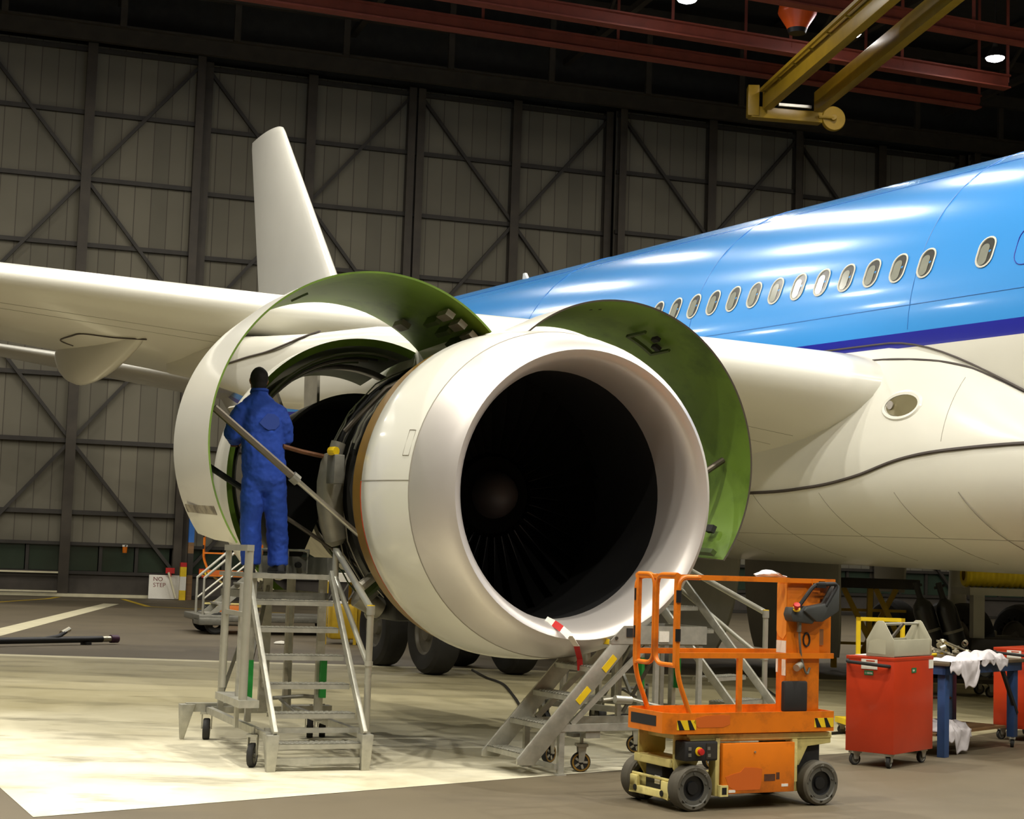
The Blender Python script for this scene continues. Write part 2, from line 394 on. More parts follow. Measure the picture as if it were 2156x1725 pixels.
# red crane rails under the roof
for k, (a, b_, lab) in enumerate((((-30, 45.1), (17.6, 62.7), 'red steel crane rail nearest the hangar doors, ending short of the far lamp'),
                            ((-25, 43.6), (17.9, 60.0), 'red steel crane rail in the middle, ending beside the bright lamp'),
                            ((-20, 40.6), (30, 59.9), 'red steel crane rail farthest from the doors, crossing the top right corner'))):
    r = MB(); a3, b3 = Vector((*a, 20)), Vector((*b_, 20))
    r.bar(a3 - Vector((0, 0, .22)), b3 - Vector((0, 0, .22)), .42, .06); r.bar(a3 + Vector((0, 0, .22)), b3 + Vector((0, 0, .22)), .42, .06); r.bar(a3, b3, .1, .42)
    for t in range(0, 11):
        p = a3.lerp(b3, t / 10); r.bar(p, p + Vector((0, 0, 5)), .1, .1)
    tag(r.build('crane_rail', 'rail_red'), lab, 'crane rail', 'red crane rails under the roof')

# ------------------------------------------------------------------ lamps
def lamp(x, y, z, power, label, size=.55, glow=None):
    t = thing('ceiling_lamp', label, 'lamp', (x, y, z), 0, 'high bay lamps under the roof')
    h_ = MB(); h_.lathe([(.0, .33), (.02, .34), (.25, .22), (.38, .1), (.55, .09), (.55, 0)], (0, 0, 0), (0, 0, 1), (1, 0, 0), 20)
    h_.build('reflector', 'steel_dark', t)
    s_ = MB(); s_.cyl((0, 0, .5), (0, 0, 25 - z), .025, 8); s_.build('hanger_rod', 'steel_dark', t)
    g = MB(); g.lathe([(-.1, 0), (-.12, .14), (-.06, .29), (0.0, .33), (.05, 0)], (0, 0, 0), (0, 0, 1), (1, 0, 0), 20)
    g.build('lens', glow or 'lamp_glow', t)
    l = bpy.data.lights.new('lamp_light', 'AREA'); l.shape = 'DISK'; l.size = size; l.energy = power; l.color = LAMP_COLOR
    lo = bpy.data.objects.new('lamp_light', l); COL.objects.link(lo); lo.parent = t; lo.location = (0, 0, -.14)
    return t
LP = 1500
lamp(5.2, 52.06, 20, 260, 'bright ceiling lamp at the top edge, left of the orange cone', .4)
lamp(16.59, 57.1, 20, 260, 'bright ceiling lamp at the top right, beyond the yellow crane', .4)
lamp(11.09, 55.0, 20, 60, 'small ceiling lamp showing between the two yellow crane girders', .3)
for i, (x, y) in enumerate([(-12, 2), (-2, -2), (9, -2), (20, 2), (-13, 12), (-3.5, 8), (6, 9), (17, 12), (-14, 22), (-4, 18), (13, 20), (24, 24)]):
    lamp(x, y, 19.5, LP, 'ceiling lamp above the aircraft, out of the picture')
for x, y in ((-36, 37.5), (-28, 38), (-20, 36.5), (-14.5, 37), (-9, 37.3), (-4.2, 37), (.7, 36.3), (5.2, 36), (9.5, 38), (2.2, 41), (-39, 47.5), (-30, 47.5), (-21, 47.5), (-12.2, 48), (-7, 47.8), (-2.1, 46.5), (2.5, 45)):
    lamp(x, y, 19.5, LP * .21, 'ceiling lamp deeper in the hangar, out of the picture', .34)
for x, y in ((16, 31), (27, 34), (19, 44)): lamp(x, y, 19.5, LP * .9, 'ceiling fill lamp added on the far side of the aircraft, out of the picture')  # unseen lamps added to brighten the space under the belly

# ------------------------------------------------------------------ the airliner
# local frame of the aircraft: a (aft along the axis), o (out to starboard), u (up); origin on the fuselage axis
ORG = Vector((7.578, 22.155, 4.778))
AD = Vector((-.4573, .8891, .0178)).normalized(); AO = Vector((0, 0, 1)).cross(AD).normalized(); AU = AD.cross(AO)
air = bpy.data.objects.new('airliner', None); COL.objects.link(air)
air.matrix_world = Matrix(((AD.x, AO.x, AU.x, ORG.x), (AD.y, AO.y, AU.y, ORG.y), (AD.z, AO.z, AU.z, ORG.z), (0, 0, 0, 1)))
tag(air, 'white and light blue twin-engine airliner with its engine cowls open', 'airplane')
air_ground = lambda a, o: (-ORG.z - a * AD.z) / AU.z
FR = 2.82
def ss(x, a, b):
    t = min(1, max(0, (x - a) / (b - a))); return t * t * (3 - 2 * t)
def fus(a):
    """radius and axis height of the fuselage at station a"""
    if a < -12.5:
        t = min(1, (-12.5 - a) / 7.6); r = FR * math.sqrt(max(1e-4, 1 - t ** 2.3)); return r, -.55 * t * t
    if a > 21:
        t = (a - 21) / 17.5; r = FR * (1 - t ** 1.5) + .25 * t; return r, (FR - r) * .86
    return FR, 0
half = [-90, -75, -60, -45, -32, -20, -10, -2.8, 1.2, 6, 11, 16, 20, 25, 31, 38, 46, 55, 64, 73, 82]
angs = half + [90] + [180 - x for x in reversed(half[1:])]
st = [-20.09, -19.9, -19.5, -19, -18, -17, -16, -15, -14, -12.5] + [-10 + 2 * i for i in range(16)] + [22, 24, 26, 28, 30, 32, 34, 36, 37.5, 38.5]
rings = []
for a in st:
    r, c = fus(a); rings.append([(a, r * math.cos(math.radians(t)), c + r * math.sin(math.radians(t))) for t in angs])
def fm(i, k):
    t = angs[k]; t2 = angs[(k + 1) % len(angs)] if k < len(angs) - 1 else 270
    m_ = (t + t2) / 2
    if m_ > 90: m_ = 180 - m_
    return 0 if m_ > 1.2 else (1 if m_ > -2.8 else 2)
fuselage = MB().loft(rings, mfun=fm).build('fuselage', ['blue_light', 'blue_dark', 'white_paint'], air, ang=60)

# cabin windows
WU = 19.7
def win_pt(a, dt=0., dr=0.):
    t = math.radians(WU + dt); return Vector((a, (FR + dr) * math.cos(t), (FR + dr) * math.sin(t)))
def make_window(a):
    R_ = []
    for (w_, h_, r_, d_) in ((.30, .43, .145, .012), (.255, .385, .125, .016), (.245, .375, .12, -.0)):
        R_.append([win_pt(a + x, math.degrees(y / FR), d_) for x, y in rrect(w_, h_, r_)])
    wdo = MB().loft(R_, cap=False).build('window', 'window_rim', air)
    p = MB(); p.add([win_pt(a + x, math.degrees(y / FR), .004) for x, y in rrect(.25, .38, .122)], [tuple(range(24))])
    p.build('pane', 'window_dark', wdo)
    b = MB(); b.add([win_pt(a + x, math.degrees(y / FR), .006) for x, y in rrect(.15, .29, .07, cx=.032, cy=-.028)], [tuple(range(24))])
    b.build('pane_reflection', 'reflection_grey', wdo)  # lighter patch low and aft on the dark pane: reflection painted as colour
mat('window_dark', rgb(70, 70, 66), .2, var=.1)
for n_ in [-8, -7, -6, -5, -2] + list(range(0, 18)): make_window(n_ * .533)
pw = MB(); pw.tube([win_pt(-3.3 * .533 + x, math.degrees(y / FR), .002) for x, y in rrect(.36, .52, .16)], .006, 5, closed=True)
pw.build('blanked_window', 'blue_dark', air)

# skin joints on the fuselage, one mesh for the whole pattern
sj = MB()
def fpt(a, t, d=.0): t = math.radians(t); return Vector((a, (FR + d) * math.cos(t), (FR + d) * math.sin(t)))
for a in (-5.5, 0.15, 5.3, 11.2): sj.tube([fpt(a, t) for t in range(2, 120, 4)], .006, 5)
sj.tube([fpt(a * .5, 8.5) for a in range(-20, 40)], .005, 5); sj.tube([fpt(a * .5, 58) for a in range(-20, 40)], .004, 5)
sj.build('skin_joint', 'joint_blue', air) if mat('joint_blue', rgb(48, 118, 190), .4) else 0
an = MB(); an.prism([(0, 0), (.4, 0), (.36, .3), (.26, .3)], (15.9, -.03, FR - .02), (1, 0, 0), (0, 0, 1), (0, .06, 0)); an.build('antenna', 'white_paint', air, bevel=.01)
# part of the lettering near the tail, and the dash above it
lt = MB()
def stroke(p, q, wd): lt.bar(fpt(*p, .004), fpt(*q, .004), .006, wd, up=(1, 0, 0))
stroke((16.6, 16.5), (15.0, 17.2), .1); stroke((16.6, 16.5), (16.0, 10), .1); lt.build('lettering', 'white_paint', air)
ds = MB(); ds.bar(fpt(15.0, 23, .004), fpt(16.8, 21.8, .004), .006, .07, up=(1, 0, 0)); ds.build('marking', 'blue_dark', air)

# wing-to-body fairing
def fair(a):
    """half width, bottom, top junction height"""
    s_ = ss(a, -6.5, -.5) * (1 - ss(a, 11, 17))
    return 2.2 + 1.08 * s_, -2.8 - .17 * s_, -1.75 + 1.68 * ss(a, -4.6, .6) * (1 - ss(a, 4, 12) * .6)
def fair_ring(a, n=26):
    w_, ub, ut = fair(a); uc = -1.45; ot = math.sqrt(FR * FR - ut * ut) - .03; P = []
    if ut < uc + .1: uc = ut - .1
    w_ = max(w_, math.sqrt(max(0, FR * FR - uc * uc)) * .985 + .02)
    for i in range(9):
        t = i / 8; P.append((a, ot * (1 - t) ** 2 + 2 * t * (1 - t) * (ot + (w_ - ot) * .85) + w_ * t * t, ut * (1 - t) ** 2 + 2 * t * (1 - t) * (ut + (uc - ut) * .45) + uc * t * t))
    for i in range(1, n + 1):
        t = PI / 2 * i / n; P.append((a, w_ * max(0, math.cos(t)) ** .72, uc + (ub - uc) * math.sin(t) ** .8))
    return P
def fair_o(a, u):
    P = fair_ring(a, 60)
    for p, q in zip(P[:-1], P[1:]):
        if p[2] >= u >= q[2]:
            t = (p[2] - u) / max(1e-6, p[2] - q[2]); return p[1] + (q[1] - p[1]) * t
    return P[0][1]
fst = [-6.5 + .5 * i for i in range(48)]
rg = []
for a in fst:
    P = fair_ring(a); rg.append(P + [(p[0], -p[1], p[2]) for p in reversed(P[:-1])])
MB().loft(rg, closed=False, cap=False).build('belly_fairing', 'white_paint', air, ang=60)
def seam(name, pts, r, m='seam_dark'):
    """a sealant line lying on the fairing, pts = (a, u)"""
    Q = []
    for i in range(len(pts) - 1):
        a, b_, c, d = pts[max(0, i - 1)], pts[i], pts[i + 1], pts[min(len(pts) - 1, i + 2)]
        for k in range(8):
            t = k / 8; Q.append(tuple(.5 * (2 * b_[j] + (c[j] - a[j]) * t + (2 * a[j] - 5 * b_[j] + 4 * c[j] - d[j]) * t * t + (3 * b_[j] - a[j] - 3 * c[j] + d[j]) * t ** 3) for j in (0, 1)))
    Q.append(pts[-1])
    MB().tube([(a, fair_o(a, u), u) for a, u in Q], r, 6).build(name, m, air)
MB().tube([(a, math.sqrt(FR * FR - (fair(a)[2] + .02) ** 2) + .004, fair(a)[2] + .02) for a in [-6 + .25 * i for i in range(40)]], .012, 6).build('sealant_line', 'seam_dark', air)
seam('sealant_line', [(3.5, -.3), (1.5, -.27), (.2, -.29), (-.9, -.45), (-2, -.9), (-3.4, -1.4), (-4.4, -1.72)], .014)
seam('sealant_line', [(8, -2.02), (3.2, -2.0), (1.6, -1.93), (.6, -1.8), (-.3, -1.6), (-1.2, -1.5), (-2.6, -1.44), (-4.2, -1.5)], .024)
rv = MB()                                                            # rows of fasteners and panel joints
for a in (4.6, 2.9, 1.4, -.1, -1.2): rv.tube([(a - .25 * k * .12, fair_o(a, -2.0 - k * .06) if k < 15 else fair_o(a, -2.9), -2.0 - k * .06) for k in range(15)], .005, 4)
rv.tube([(a * .5, fair_o(a * .5, -2.55), -2.55) for a in range(-8, 16)], .005, 4)
for a in (-1.0, -2.2): rv.tube([(a, fair_o(a, u / 20), u / 20) for u in range(-28, -11)], .004, 4)
rv.build('panel_joint', 'seam_line', air)
# landing light in the wing root
ll = MB(); el = [(math.cos(2 * PI * i / 28), math.sin(2 * PI * i / 28)) for i in range(28)]
def ll_pt(x, y, d): a_, u_ = -.18 + x, -.92 + y; return (a_, fair_o(a_, u_) + d, u_)
ll.loft([[ll_pt(c * .36, s_ * .2, .0) for c, s_ in el], [ll_pt(c * .33, s_ * .175, .02) for c, s_ in el], [ll_pt(c * .29, s_ * .14, .012) for c, s_ in el]], cap=False)
lro = ll.build('landing_light', 'white_paint', air)
g = MB(); g.add([ll_pt(c * .29 * (1 if c < 0 else .9), s_ * .14 * (1 if c < 0 else .95), .013) for c, s_ in el], [tuple(range(28))]); g.build('lens', 'light_well', lro) if mat('light_well', rgb(126, 118, 88), .12, .2) else 0
g = MB(); g.lathe([(0, 0), (.01, .05), (.03, .055), (.03, 0)], ll_pt(.17, .01, .012), (0, 1, 0), (1, 0, 0), 16); g.build('bulb', 'lip_metal', lro)

# wings
def foil(n=22):
    X = [.5 * (1 - math.cos(PI * i / n)) for i in range(n + 1)]; up, lo = [], []
    for x in X:
        yt = 5 * (.2969 * math.sqrt(x) - .126 * x - .3516 * x * x + .2843 * x ** 3 - .1036 * x ** 4)
        cm = .02 * (x ** 2.2) * (1 - x) * 3
        up.append((x, cm + yt)); lo.append((x, cm - yt * .95))
    return up, lo
FU, FL = foil()
def wing_ring(o, le, u, c, tc, tw, sgn=1):
    t = math.radians(tw); P = []
    for x, y in list(reversed(FU)) + FL[1:-1]:
        X, Y = x * c, y * c * tc
        P.append((le + X * math.cos(t) + Y * math.sin(t), o * sgn, u - X * math.sin(t) + Y * math.cos(t)))
    return P
WST = [(1.8, -.45, -.8, 11.0, .15, 4.5), (3.1, .35, -.62, 10.2, .148, 4.2), (4.5, 1.2, -.43, 9.4, .14, 3.8), (6.0, 2.15, -.25, 8.6, .13, 3.2), (9.6, 4.4, .1, 7.0, .12, 2.2), (13, 6.5, .48, 6.0, .112, 1.4), (20, 10.85, 1.35, 4.3, .1, .2), (27.5, 15.5, 2.3, 2.7, .1, -1), (28.6, 16.3, 2.7, 2.2, .09, -1), (29.3, 17.4, 4.0, 1.1, .09, -1)]
def wing_low(o, x):
    """a, u of the lower surface at span o and chord fraction x"""
    for p, q in zip(WST[:-1], WST[1:]):
        if p[0] <= o <= q[0]:
            t = (o - p[0]) / (q[0] - p[0]); v = [p[i] + (q[i] - p[i]) * t for i in range(6)]
            i = min(range(len(FL)), key=lambda k: abs(FL[k][0] - x)); R_ = wing_ring(o, *v[1:])
            P = [r for r in R_[len(FU) - 1:]]; return P[i]
for sg in (1, -1): MB().loft([wing_ring(*s_, sgn=sg) for s_ in WST]).build('wing', 'white_paint', air, ang=60)
# panel joints on the wing underside
wj = MB()
for o0, o1, x in ((3.4, 13, .12), (3.4, 13, .2)): wj.tube([Vector(wing_low(o0 + (o1 - o0) * i / 30, x)) for i in range(31)], .005, 4)
for o in (3.9, 4.6, 5.0, 5.3): wj.tube([Vector(wing_low(o, x)) for x in (.12, .14, .17, .2)], .005, 4)
wj.tube([Vector(wing_low(4.3, x)) for x in (.04, .05, .07, .09, .12)], .01, 4)
wj.build('panel_joint', 'seam_line', air)
# flap track fairings
def canoe(o, a0, a1, u0, u1, w_, dpt):
    R_ = []
    for i in range(21):
        t = i / 20; k = math.sin(PI * min(1, t * .5 / .62) if t < .62 else PI * (.5 + .5 * (t - .62) / .38)) ** .62 if 0 < t < 1 else .02
        k = max(.03, k); a = a0 + (a1 - a0) * t; u = u0 + (u1 - u0) * t
        R_.append([(a, o + w_ / 2 * k * math.cos(q), u + (.12 if math.sin(q) > 0 else dpt * k) * math.sin(q)) for q in [2 * PI * j / 20 for j in range(20)]])
    MB().loft(R_).build('flap_fairing', 'white_paint', air, ang=60)
canoe(10.9, 6.0, 12.4, .2, .0, .6, .7)
canoe(17.5, 10.8, 15.6, .75, .45, .55, .75)
# pylon
pr = [(-2.9, -.98, -.9, .05), (-2.2, -1.1, -.78, .2), (-1, -1.25, -.66, .27), (.5, -1.35, -.5, .3), (2.5, -1.35, -.4, .32), (4.2, -1.2, -.28, .34), (5.2, -1.0, -.2, .34), (7, -.7, -.15, .3), (9.0, -.45, -.2, .12)]
R_ = []
for a, b_, t_, w_ in pr:
    uc, hh = (b_ + t_) / 2, (t_ - b_) / 2
    R_.append([(a, 9.82 + w_ * abs(math.cos(q)) ** .6 * (1 if math.cos(q) > 0 else -1), uc + hh * abs(math.sin(q)) ** .7 * (1 if math.sin(q) > 0 else -1)) for q in [2 * PI * j / 24 for j in range(24)]])
MB().loft(R_).build('pylon', 'white_paint', air, ang=60)

# tail
MB().loft([wing_ring(x, a, 0, c, .1, 0) for x, a, c in ()] or [[(a + x * c, y * c * .1, u) for x, y in list(reversed(FU)) + FL[1:-1]] for u, a, c in ((2.2, 25.6, 8.4), (4.5, 27.95, 6.75), (9.7, 33.05, 3.2), (9.86, 33.25, 3.0), (9.92, 33.45, 2.8))]).build('tail_fin', 'white_paint', air, ang=60)
for sg in (1, -1):
    MB().loft([wing_ring(*s_, sgn=sg) for s_ in ((.5, 30.2, 1.3, 5.8, .1, 0), (1.5, 31.0, 1.42, 5.4, .1, 0), (9.5, 36.4, 2.6, 2.2, .09, 0), (9.75, 36.9, 2.65, 1.5, .08, 0))]).build('horizontal_stabilizer', 'white_paint', air, ang=60)

# engine
EA, EO, EU = -4.0, 9.82, -2.355
def engine_part(mb, name, m, parent=air, **k): return mb.build(name, m, parent, **k)
EC = (EA, EO, EU); XA, E1 = (1, 0, 0), (0, 1, 0)
inlet = MB().lathe([(.5, 1.425), (.8, 1.465), (1.2, 1.49), (1.4, 1.492), (1.43, 1.475), (1.43, 1.4)], EC, XA, E1, 96).build('inlet_cowl', 'white_cowl', air, ang=40)
lip = [(.5, 1.425), (.35, 1.4), (.2, 1.36), (.1, 1.318), (.04, 1.283), (.0, 1.235), (.02, 1.19), (.08, 1.15), (.18, 1.118), (.32, 1.098), (.46, 1.092), (.6, 1.095)]
MB().lathe(lip, EC, XA, E1, 96).build('inlet_lip', 'lip_metal', inlet, ang=50)
MB().lathe([(.6, 1.095), (.9, 1.12), (1.4, 1.17), (2.3, 1.18)], EC, XA, E1, 64).build('intake_liner', 'liner_dark', inlet)
MB().lathe([(.5, 1.4255), (.505, 1.432), (.52, 1.4275)], EC, XA, E1, 96).build('rivet_joint', 'seam_line', inlet)
mk = MB()
for th in (2, 128, 232): mk.tube([(EA + x, EO + (r + .001) * math.cos(math.radians(th)), EU + (r + .001) * math.sin(math.radians(th))) for x, r in ((.5, 1.425), (.8, 1.465), (1.2, 1.491), (1.42, 1.492))], .004, 4)
def ipt(x, th, d=.002):
    r = 1.425 + (x - .5) * .133 if x < .8 else 1.465 + (x - .8) * .054
    return (EA + x, EO + (r + d) * math.cos(math.radians(th)), EU + (r + d) * math.sin(math.radians(th)))
mk.tube([ipt(.62 + x, 15 + y) for x, y in rrect(.1, 9, .045)], .003, 4, closed=True)
mk.build('panel_joint', 'seam_line', inlet)
br = MB().lathe([(1.42, 1.478), (1.7, 1.452), (1.72, 1.40), (1.43, 1.40)], EC, XA, E1, 96).build('edge_ring', 'brass_edge', inlet)
MB().lathe([(1.425, 1.476), (1.44, 1.484), (1.455, 1.474)], EC, XA, E1, 40, math.radians(-75), math.radians(2)).build('edge_stripe', 'red_line', inlet)
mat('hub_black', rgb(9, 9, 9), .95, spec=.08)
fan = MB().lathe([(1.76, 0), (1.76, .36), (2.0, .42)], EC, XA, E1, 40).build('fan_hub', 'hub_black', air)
MB().lathe([(1.5, .0), (1.505, .03), (1.52, .08), (1.56, .14), (1.62, .19), (1.7, .22), (1.78, .23)], EC, XA, E1, 40).build('spinner', 'spinner_grey', fan)
NB = 34
bl = []
for i in range(9):
    t = i / 8; r = .4 + .77 * t; tw = math.radians(24 + 40 * t); c = .2 + .08 * math.sin(PI * t * .8); row = []
    for k, th in ((-1, .004), (-.3, .014), (.4, .012), (1, .003)):
        x, y = c * .5 * k * math.cos(tw), c * .5 * k * math.sin(tw)
        row.append((x, y, th))
    bl.append([(1.86 + x - th * math.sin(tw), y + th * math.cos(tw), r) for x, y, th in row] + [(1.86 + x + th * math.sin(tw), y - th * math.cos(tw), r) for x, y, th in reversed(row)])
blade0 = MB().loft(bl).build('fan_blade', 'fan_dark', fan, ang=50)
blade0.location = EC
for i in range(1, NB):
    b_ = blade0.copy(); COL.objects.link(b_); b_.rotation_euler = (2 * PI * i / NB, 0, 0)
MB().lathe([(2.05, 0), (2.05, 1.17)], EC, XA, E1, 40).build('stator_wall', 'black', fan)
# fan case with its plumbing
fc = MB().lathe([(1.5, 1.2), (1.7, 1.31), (1.75, 1.25), (2.2, 1.25), (2.22, 1.3), (2.3, 1.3), (2.32, 1.25), (2.7, 1.24), (2.72, 1.3), (2.8, 1.3), (2.82, 1.22), (3.05, 1.2), (3.05, 1.05)], EC, XA, E1, 72).build('fan_case', 'case_dark', air) if mat('case_dark', rgb(28, 27, 22), .5, .3, var=.3, scale=7) else 0
def ept(x, r, th): return Vector((EA + x, EO + r * math.cos(math.radians(th)), EU + r * math.sin(math.radians(th))))
rnd = random.Random(3)
for k in range(16):
    x = 1.8 + .07 * k + rnd.uniform(-.02, .02); a0 = rnd.uniform(-80, 20); a1 = a0 + rnd.uniform(30, 110)
    pp = [ept(x + rnd.uniform(-.01, .01), 1.31 + rnd.uniform(0, .03), a0 + (a1 - a0) * i / 12) for i in range(13)]
    MB().tube(pp, rnd.choice((.008, .012, .018)), 6).build('pipe', rnd.choice(('pipe_steel', 'green_dark', 'black_soft', 'pipe_steel')), fc)
gb = MB().tube([ept(2.35, 1.42, t) for t in (13, 12, 9, 2, -6, -14, -20, -22)], [.06, .1, .115, .125, .125, .12, .105, .06], 14).build('oil_tank', 'core_grey', fc)
MB().cyl(ept(2.35, 1.42, 12), ept(2.35, 1.42, 17.5), .07, 14).build('filler_neck', 'core_grey', gb)
MB().box(EA + 2.0, EA + 2.2, EO + 1.42, EO + 1.52, EU + .03, EU + .3).build('control_unit', 'galv_dark', gb, bevel=.01)
MB().cyl((EA + 2.02, EO + 1.5, EU + .33), (EA + 2.1, EO + 1.53, EU + .33), .04, 10).build('cap', 'yellow', gb)
MB().tube([ept(2.2, 1.3, 60), ept(2.2, 1.36, 45), ept(2.25, 1.38, 30), ept(2.3, 1.42, 22)], .025, 8).build('hose', 'rod_steel', fc)
MB().cyl(ept(2.3, 1.42, -52), ept(2.3, 1.5, -42), .1, 14).build('starter', 'core_grey', fc)
MB().box(EA + 2.0, EA + 2.6, EO + .5, EO + .85, EU - 1.22, EU - .95).build('gearbox', 'case_dark', fc, bevel=.05)
for k in range(6):
    p = ept(1.95 + .12 * k, 1.36, -36 - 4 * k)
    MB().cyl(p, p + Vector((.0, .12, -.1)), .05 + .02 * (k % 2), 10).build('accessory', ('core_grey', 'green_dark', 'galv_dark')[k % 3], fc)

# fan cowl doors, swung open about the pylon
def cowl_door(oc, a0, a1, edge):
    x0, x1 = -2.4 - EA, -.95 - EA
    prof = [(x0, 1.58), (x0 + .7, 1.55), (x1, 1.47), (x1, 1.45), (x0 + .7, 1.53), (x0 + .004, 1.562)]
    return MB().lathe(prof, (EA, oc, -1.97), XA, E1, 72, math.radians(a0), math.radians(a1), mi=[0, 0, 1, 1, 1, 2, 2], loop=True).build('fan_cowl', ['white_cowl', 'green_primer', edge], air, ang=30)
def dpt(oc, x, r, th): return Vector((x, oc + r * math.cos(math.radians(th)), -1.97 + r * math.sin(math.radians(th))))
OL, OR_ = 11.085, 8.555
dl = cowl_door(OL, -36, 134, 'green_primer'); dr = cowl_door(OR_, 46, 216, 'rod_steel')
def patch(parent, oc, x0, x1, t0, t1, m, name, d=.012, r=1.515, h_=None):
    q = MB(); n = max(2, int(abs(t1 - t0) / 4)); R_ = []
    for i in range(n + 1):
        t = t0 + (t1 - t0) * i / n; f = lambda x, dd: dpt(oc, x, r - (x + 2.4) * .048 - dd, t)
        R_.append([f(x0, 0), f(x1, 0), f(x1, d), f(x0, d)])
    return q.loft(R_).build(name, m, parent)
for t in (118, 124, 130): 
    b_ = patch(dl, OL, -2.25, -2.05, t, t + 3.5, 'core_grey', 'hinge_bracket', .06); patch(b_, OL, -2.02, -1.75, t + 1, t + 3.2, 'green_dark', 'hinge_arm', .09)
patch(dl, OL, -1.35, -1.15, 116, 120, 'core_grey', 'hinge_bracket', .06)
patch(dl, OL, -2.2, -1.9, 61, 63.5, 'green_dark', 'stiffener', .02)
patch(dr, OR_, -1.9, -1.55, 112, 113, 'green_dark', 'stiffener', .03); patch(dr, OR_, -1.9, -1.55, 125, 126, 'green_dark', 'stiffener', .03)
patch(dr, OR_, -1.6, -1.55, 112, 126, 'green_dark', 'stiffener', .03); patch(dr, OR_, -1.95, -1.85, 117, 119, 'black_soft', 'latch', .04); patch(dr, OR_, -1.8, -1.72, 121, 124, 'black_soft', 'latch', .04)
patch(dr, OR_, -2.1, -2.0, 203, 206, 'black_soft', 'latch', .05); patch(dr, OR_, -2.3, -1.4, 214, 216, 'green_dark', 'edge_beam', .06)
for th in (80, 84): patch(dr, OR_, -2.2, -2.17, th, th + .8, 'black_soft', 'drain_hole', .004)
def rod(parent, p, q, r1=.034, r2=.024, k=.52):
    p, q = Vector(p), Vector(q); m_ = p.lerp(q, k)
    o = MB().tube([p, m_], r1, 10).build('hold_open_rod', 'rod_steel' if r1 > .032 else 'black_soft', parent)
    MB().tube([m_ - (q - p).normalized() * .03, m_ + (q - p).normalized() * .04], r1 * 1.5, 10).build('lock_collar', 'galv_dark', o)
    MB().tube([m_, q], r2, 10).build('inner_rod', 'pipe_steel' if r1 > .032 else 'rod_steel', o); return o
rod(dl, dpt(OL, -2.3, 1.53, 9), (-2.3, EO + 1.30, EU - .48)); rod(dl, dpt(OL, -1.25, 1.45, -4), (-1.4, EO + .95, EU - .75), .03, .02)
rod(dr, dpt(OR_, -2.0, 1.5, 176), (-2.0, EO - 1.1, EU - .55)); 
mat('smudge', rgb(168, 160, 140), .4, var=.1, dirt=rgb(92, 84, 76), dscale=6, dlo=.4, dhi=.62)
patch(dl, OL, -2.25, -1.2, -26, -23, 'smudge', 'dirt_streak', -.003, 1.581)
# thrust reverser halves
def reverser(oc, a0, a1, sg):
    prof = [(0, 1.41), (.3, 1.395), (.6, 1.345), (.9, 1.26), (1.2, 1.15), (1.2, 1.12), (.9, 1.2), (.6, 1.28), (.3, 1.33), (.05, 1.34)]
    r_ = MB().lathe(prof, (-.9, oc, -2.24), XA, E1, 64, math.radians(a0), math.radians(a1), mi=[0, 0, 0, 0, 1, 1, 1, 1, 1, 2, 2], loop=True).build('thrust_reverser', ['white_cowl', 'green_dark', 'green_primer'], air, ang=30)
    MB().lathe([(.5, 1.17), (.62, 1.2), (.75, 1.2), (.75, 1.15), (.55, 1.14)], (-.9, oc, -2.24), XA, E1, 64, math.radians(a0), math.radians(a1), loop=True).build('duct_ring', 'pipe_steel', r_)
    MB().lathe([(.15, .98), (.7, .93), (1.2, .84), (1.2, .8), (.7, .9), (.15, .95)], (-.9, oc, -2.35), XA, E1, 48, math.radians(a0 - 8), math.radians(a1), loop=True).build('core_cowl', 'black', r_)
    MB().lathe([(.9, .0), (.9, .86), (.93, .86), (.93, 0)], (-.9, oc, -2.35), XA, E1, 40, math.radians(a0 - 8), math.radians(a1), loop=True).build('dark_backing', 'black', r_)  # black disc added so the engine interior reads dark
    for k, th in enumerate((88, 62, 40)):
        t = th if sg > 0 else 180 - th
        MB().bar((.6, oc + .85 * math.cos(math.radians(t)), -2.3 + .85 * math.sin(math.radians(t))), (.6, oc + 1.16 * math.cos(math.radians(t)), -2.24 + 1.16 * math.sin(math.radians(t))), .03, .4, up=(1, 0, 0)).build('duct_strut', 'core_grey', r_)
    for k in range(5):
        t0 = 105 - k * 4; t1 = 20 + 6 * k; x = -.86 + .05 * k; r = 1.27 - .02 * k; Pp = []
        for i in range(15):
            t = math.radians(t0 + (t1 - t0) * i / 14); t = t if sg > 0 else PI - t; Pp.append((x, oc + r * math.cos(t), -2.24 + r * math.sin(t)))
        MB().tube(Pp, .012 + .006 * (k % 2), 6).build('pipe', ('pipe_steel', 'green_dark', 'black_soft')[k % 3], r_)
    return r_
reverser(10.6, -60, 111, 1); reverser(EO - .78, 69, 200, -1)
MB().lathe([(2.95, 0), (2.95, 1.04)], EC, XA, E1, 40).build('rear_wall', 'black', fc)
MB().tube([(-1.75, 11.76, -2.0), (-1.68, 11.55, -2.035), (-1.6, 11.2, -2.08)], .022, 8).build('support_rod', 'rust_rod', fc) if mat('rust_rod', rgb(112, 74, 48), .5, .3, var=.3, scale=12) else 0
core = MB().lathe([(3.0, .1), (3.0, .62), (3.2, .6), (4.2, .55), (5.4, .5), (6.0, .4), (6.6, .05)], EC, XA, E1, 40).build('engine_core', 'black', air)
for k in range(8): MB().tube([Vector((EA + 3.2 + .3 * k, EO + .64 * math.cos(t), EU + .64 * math.sin(t))) for t in [(-1.5 + .25 * j + .1 * k) for j in range(9)]], .02, 6).build('pipe', 'case_dark' if k % 2 else 'black_soft', core)

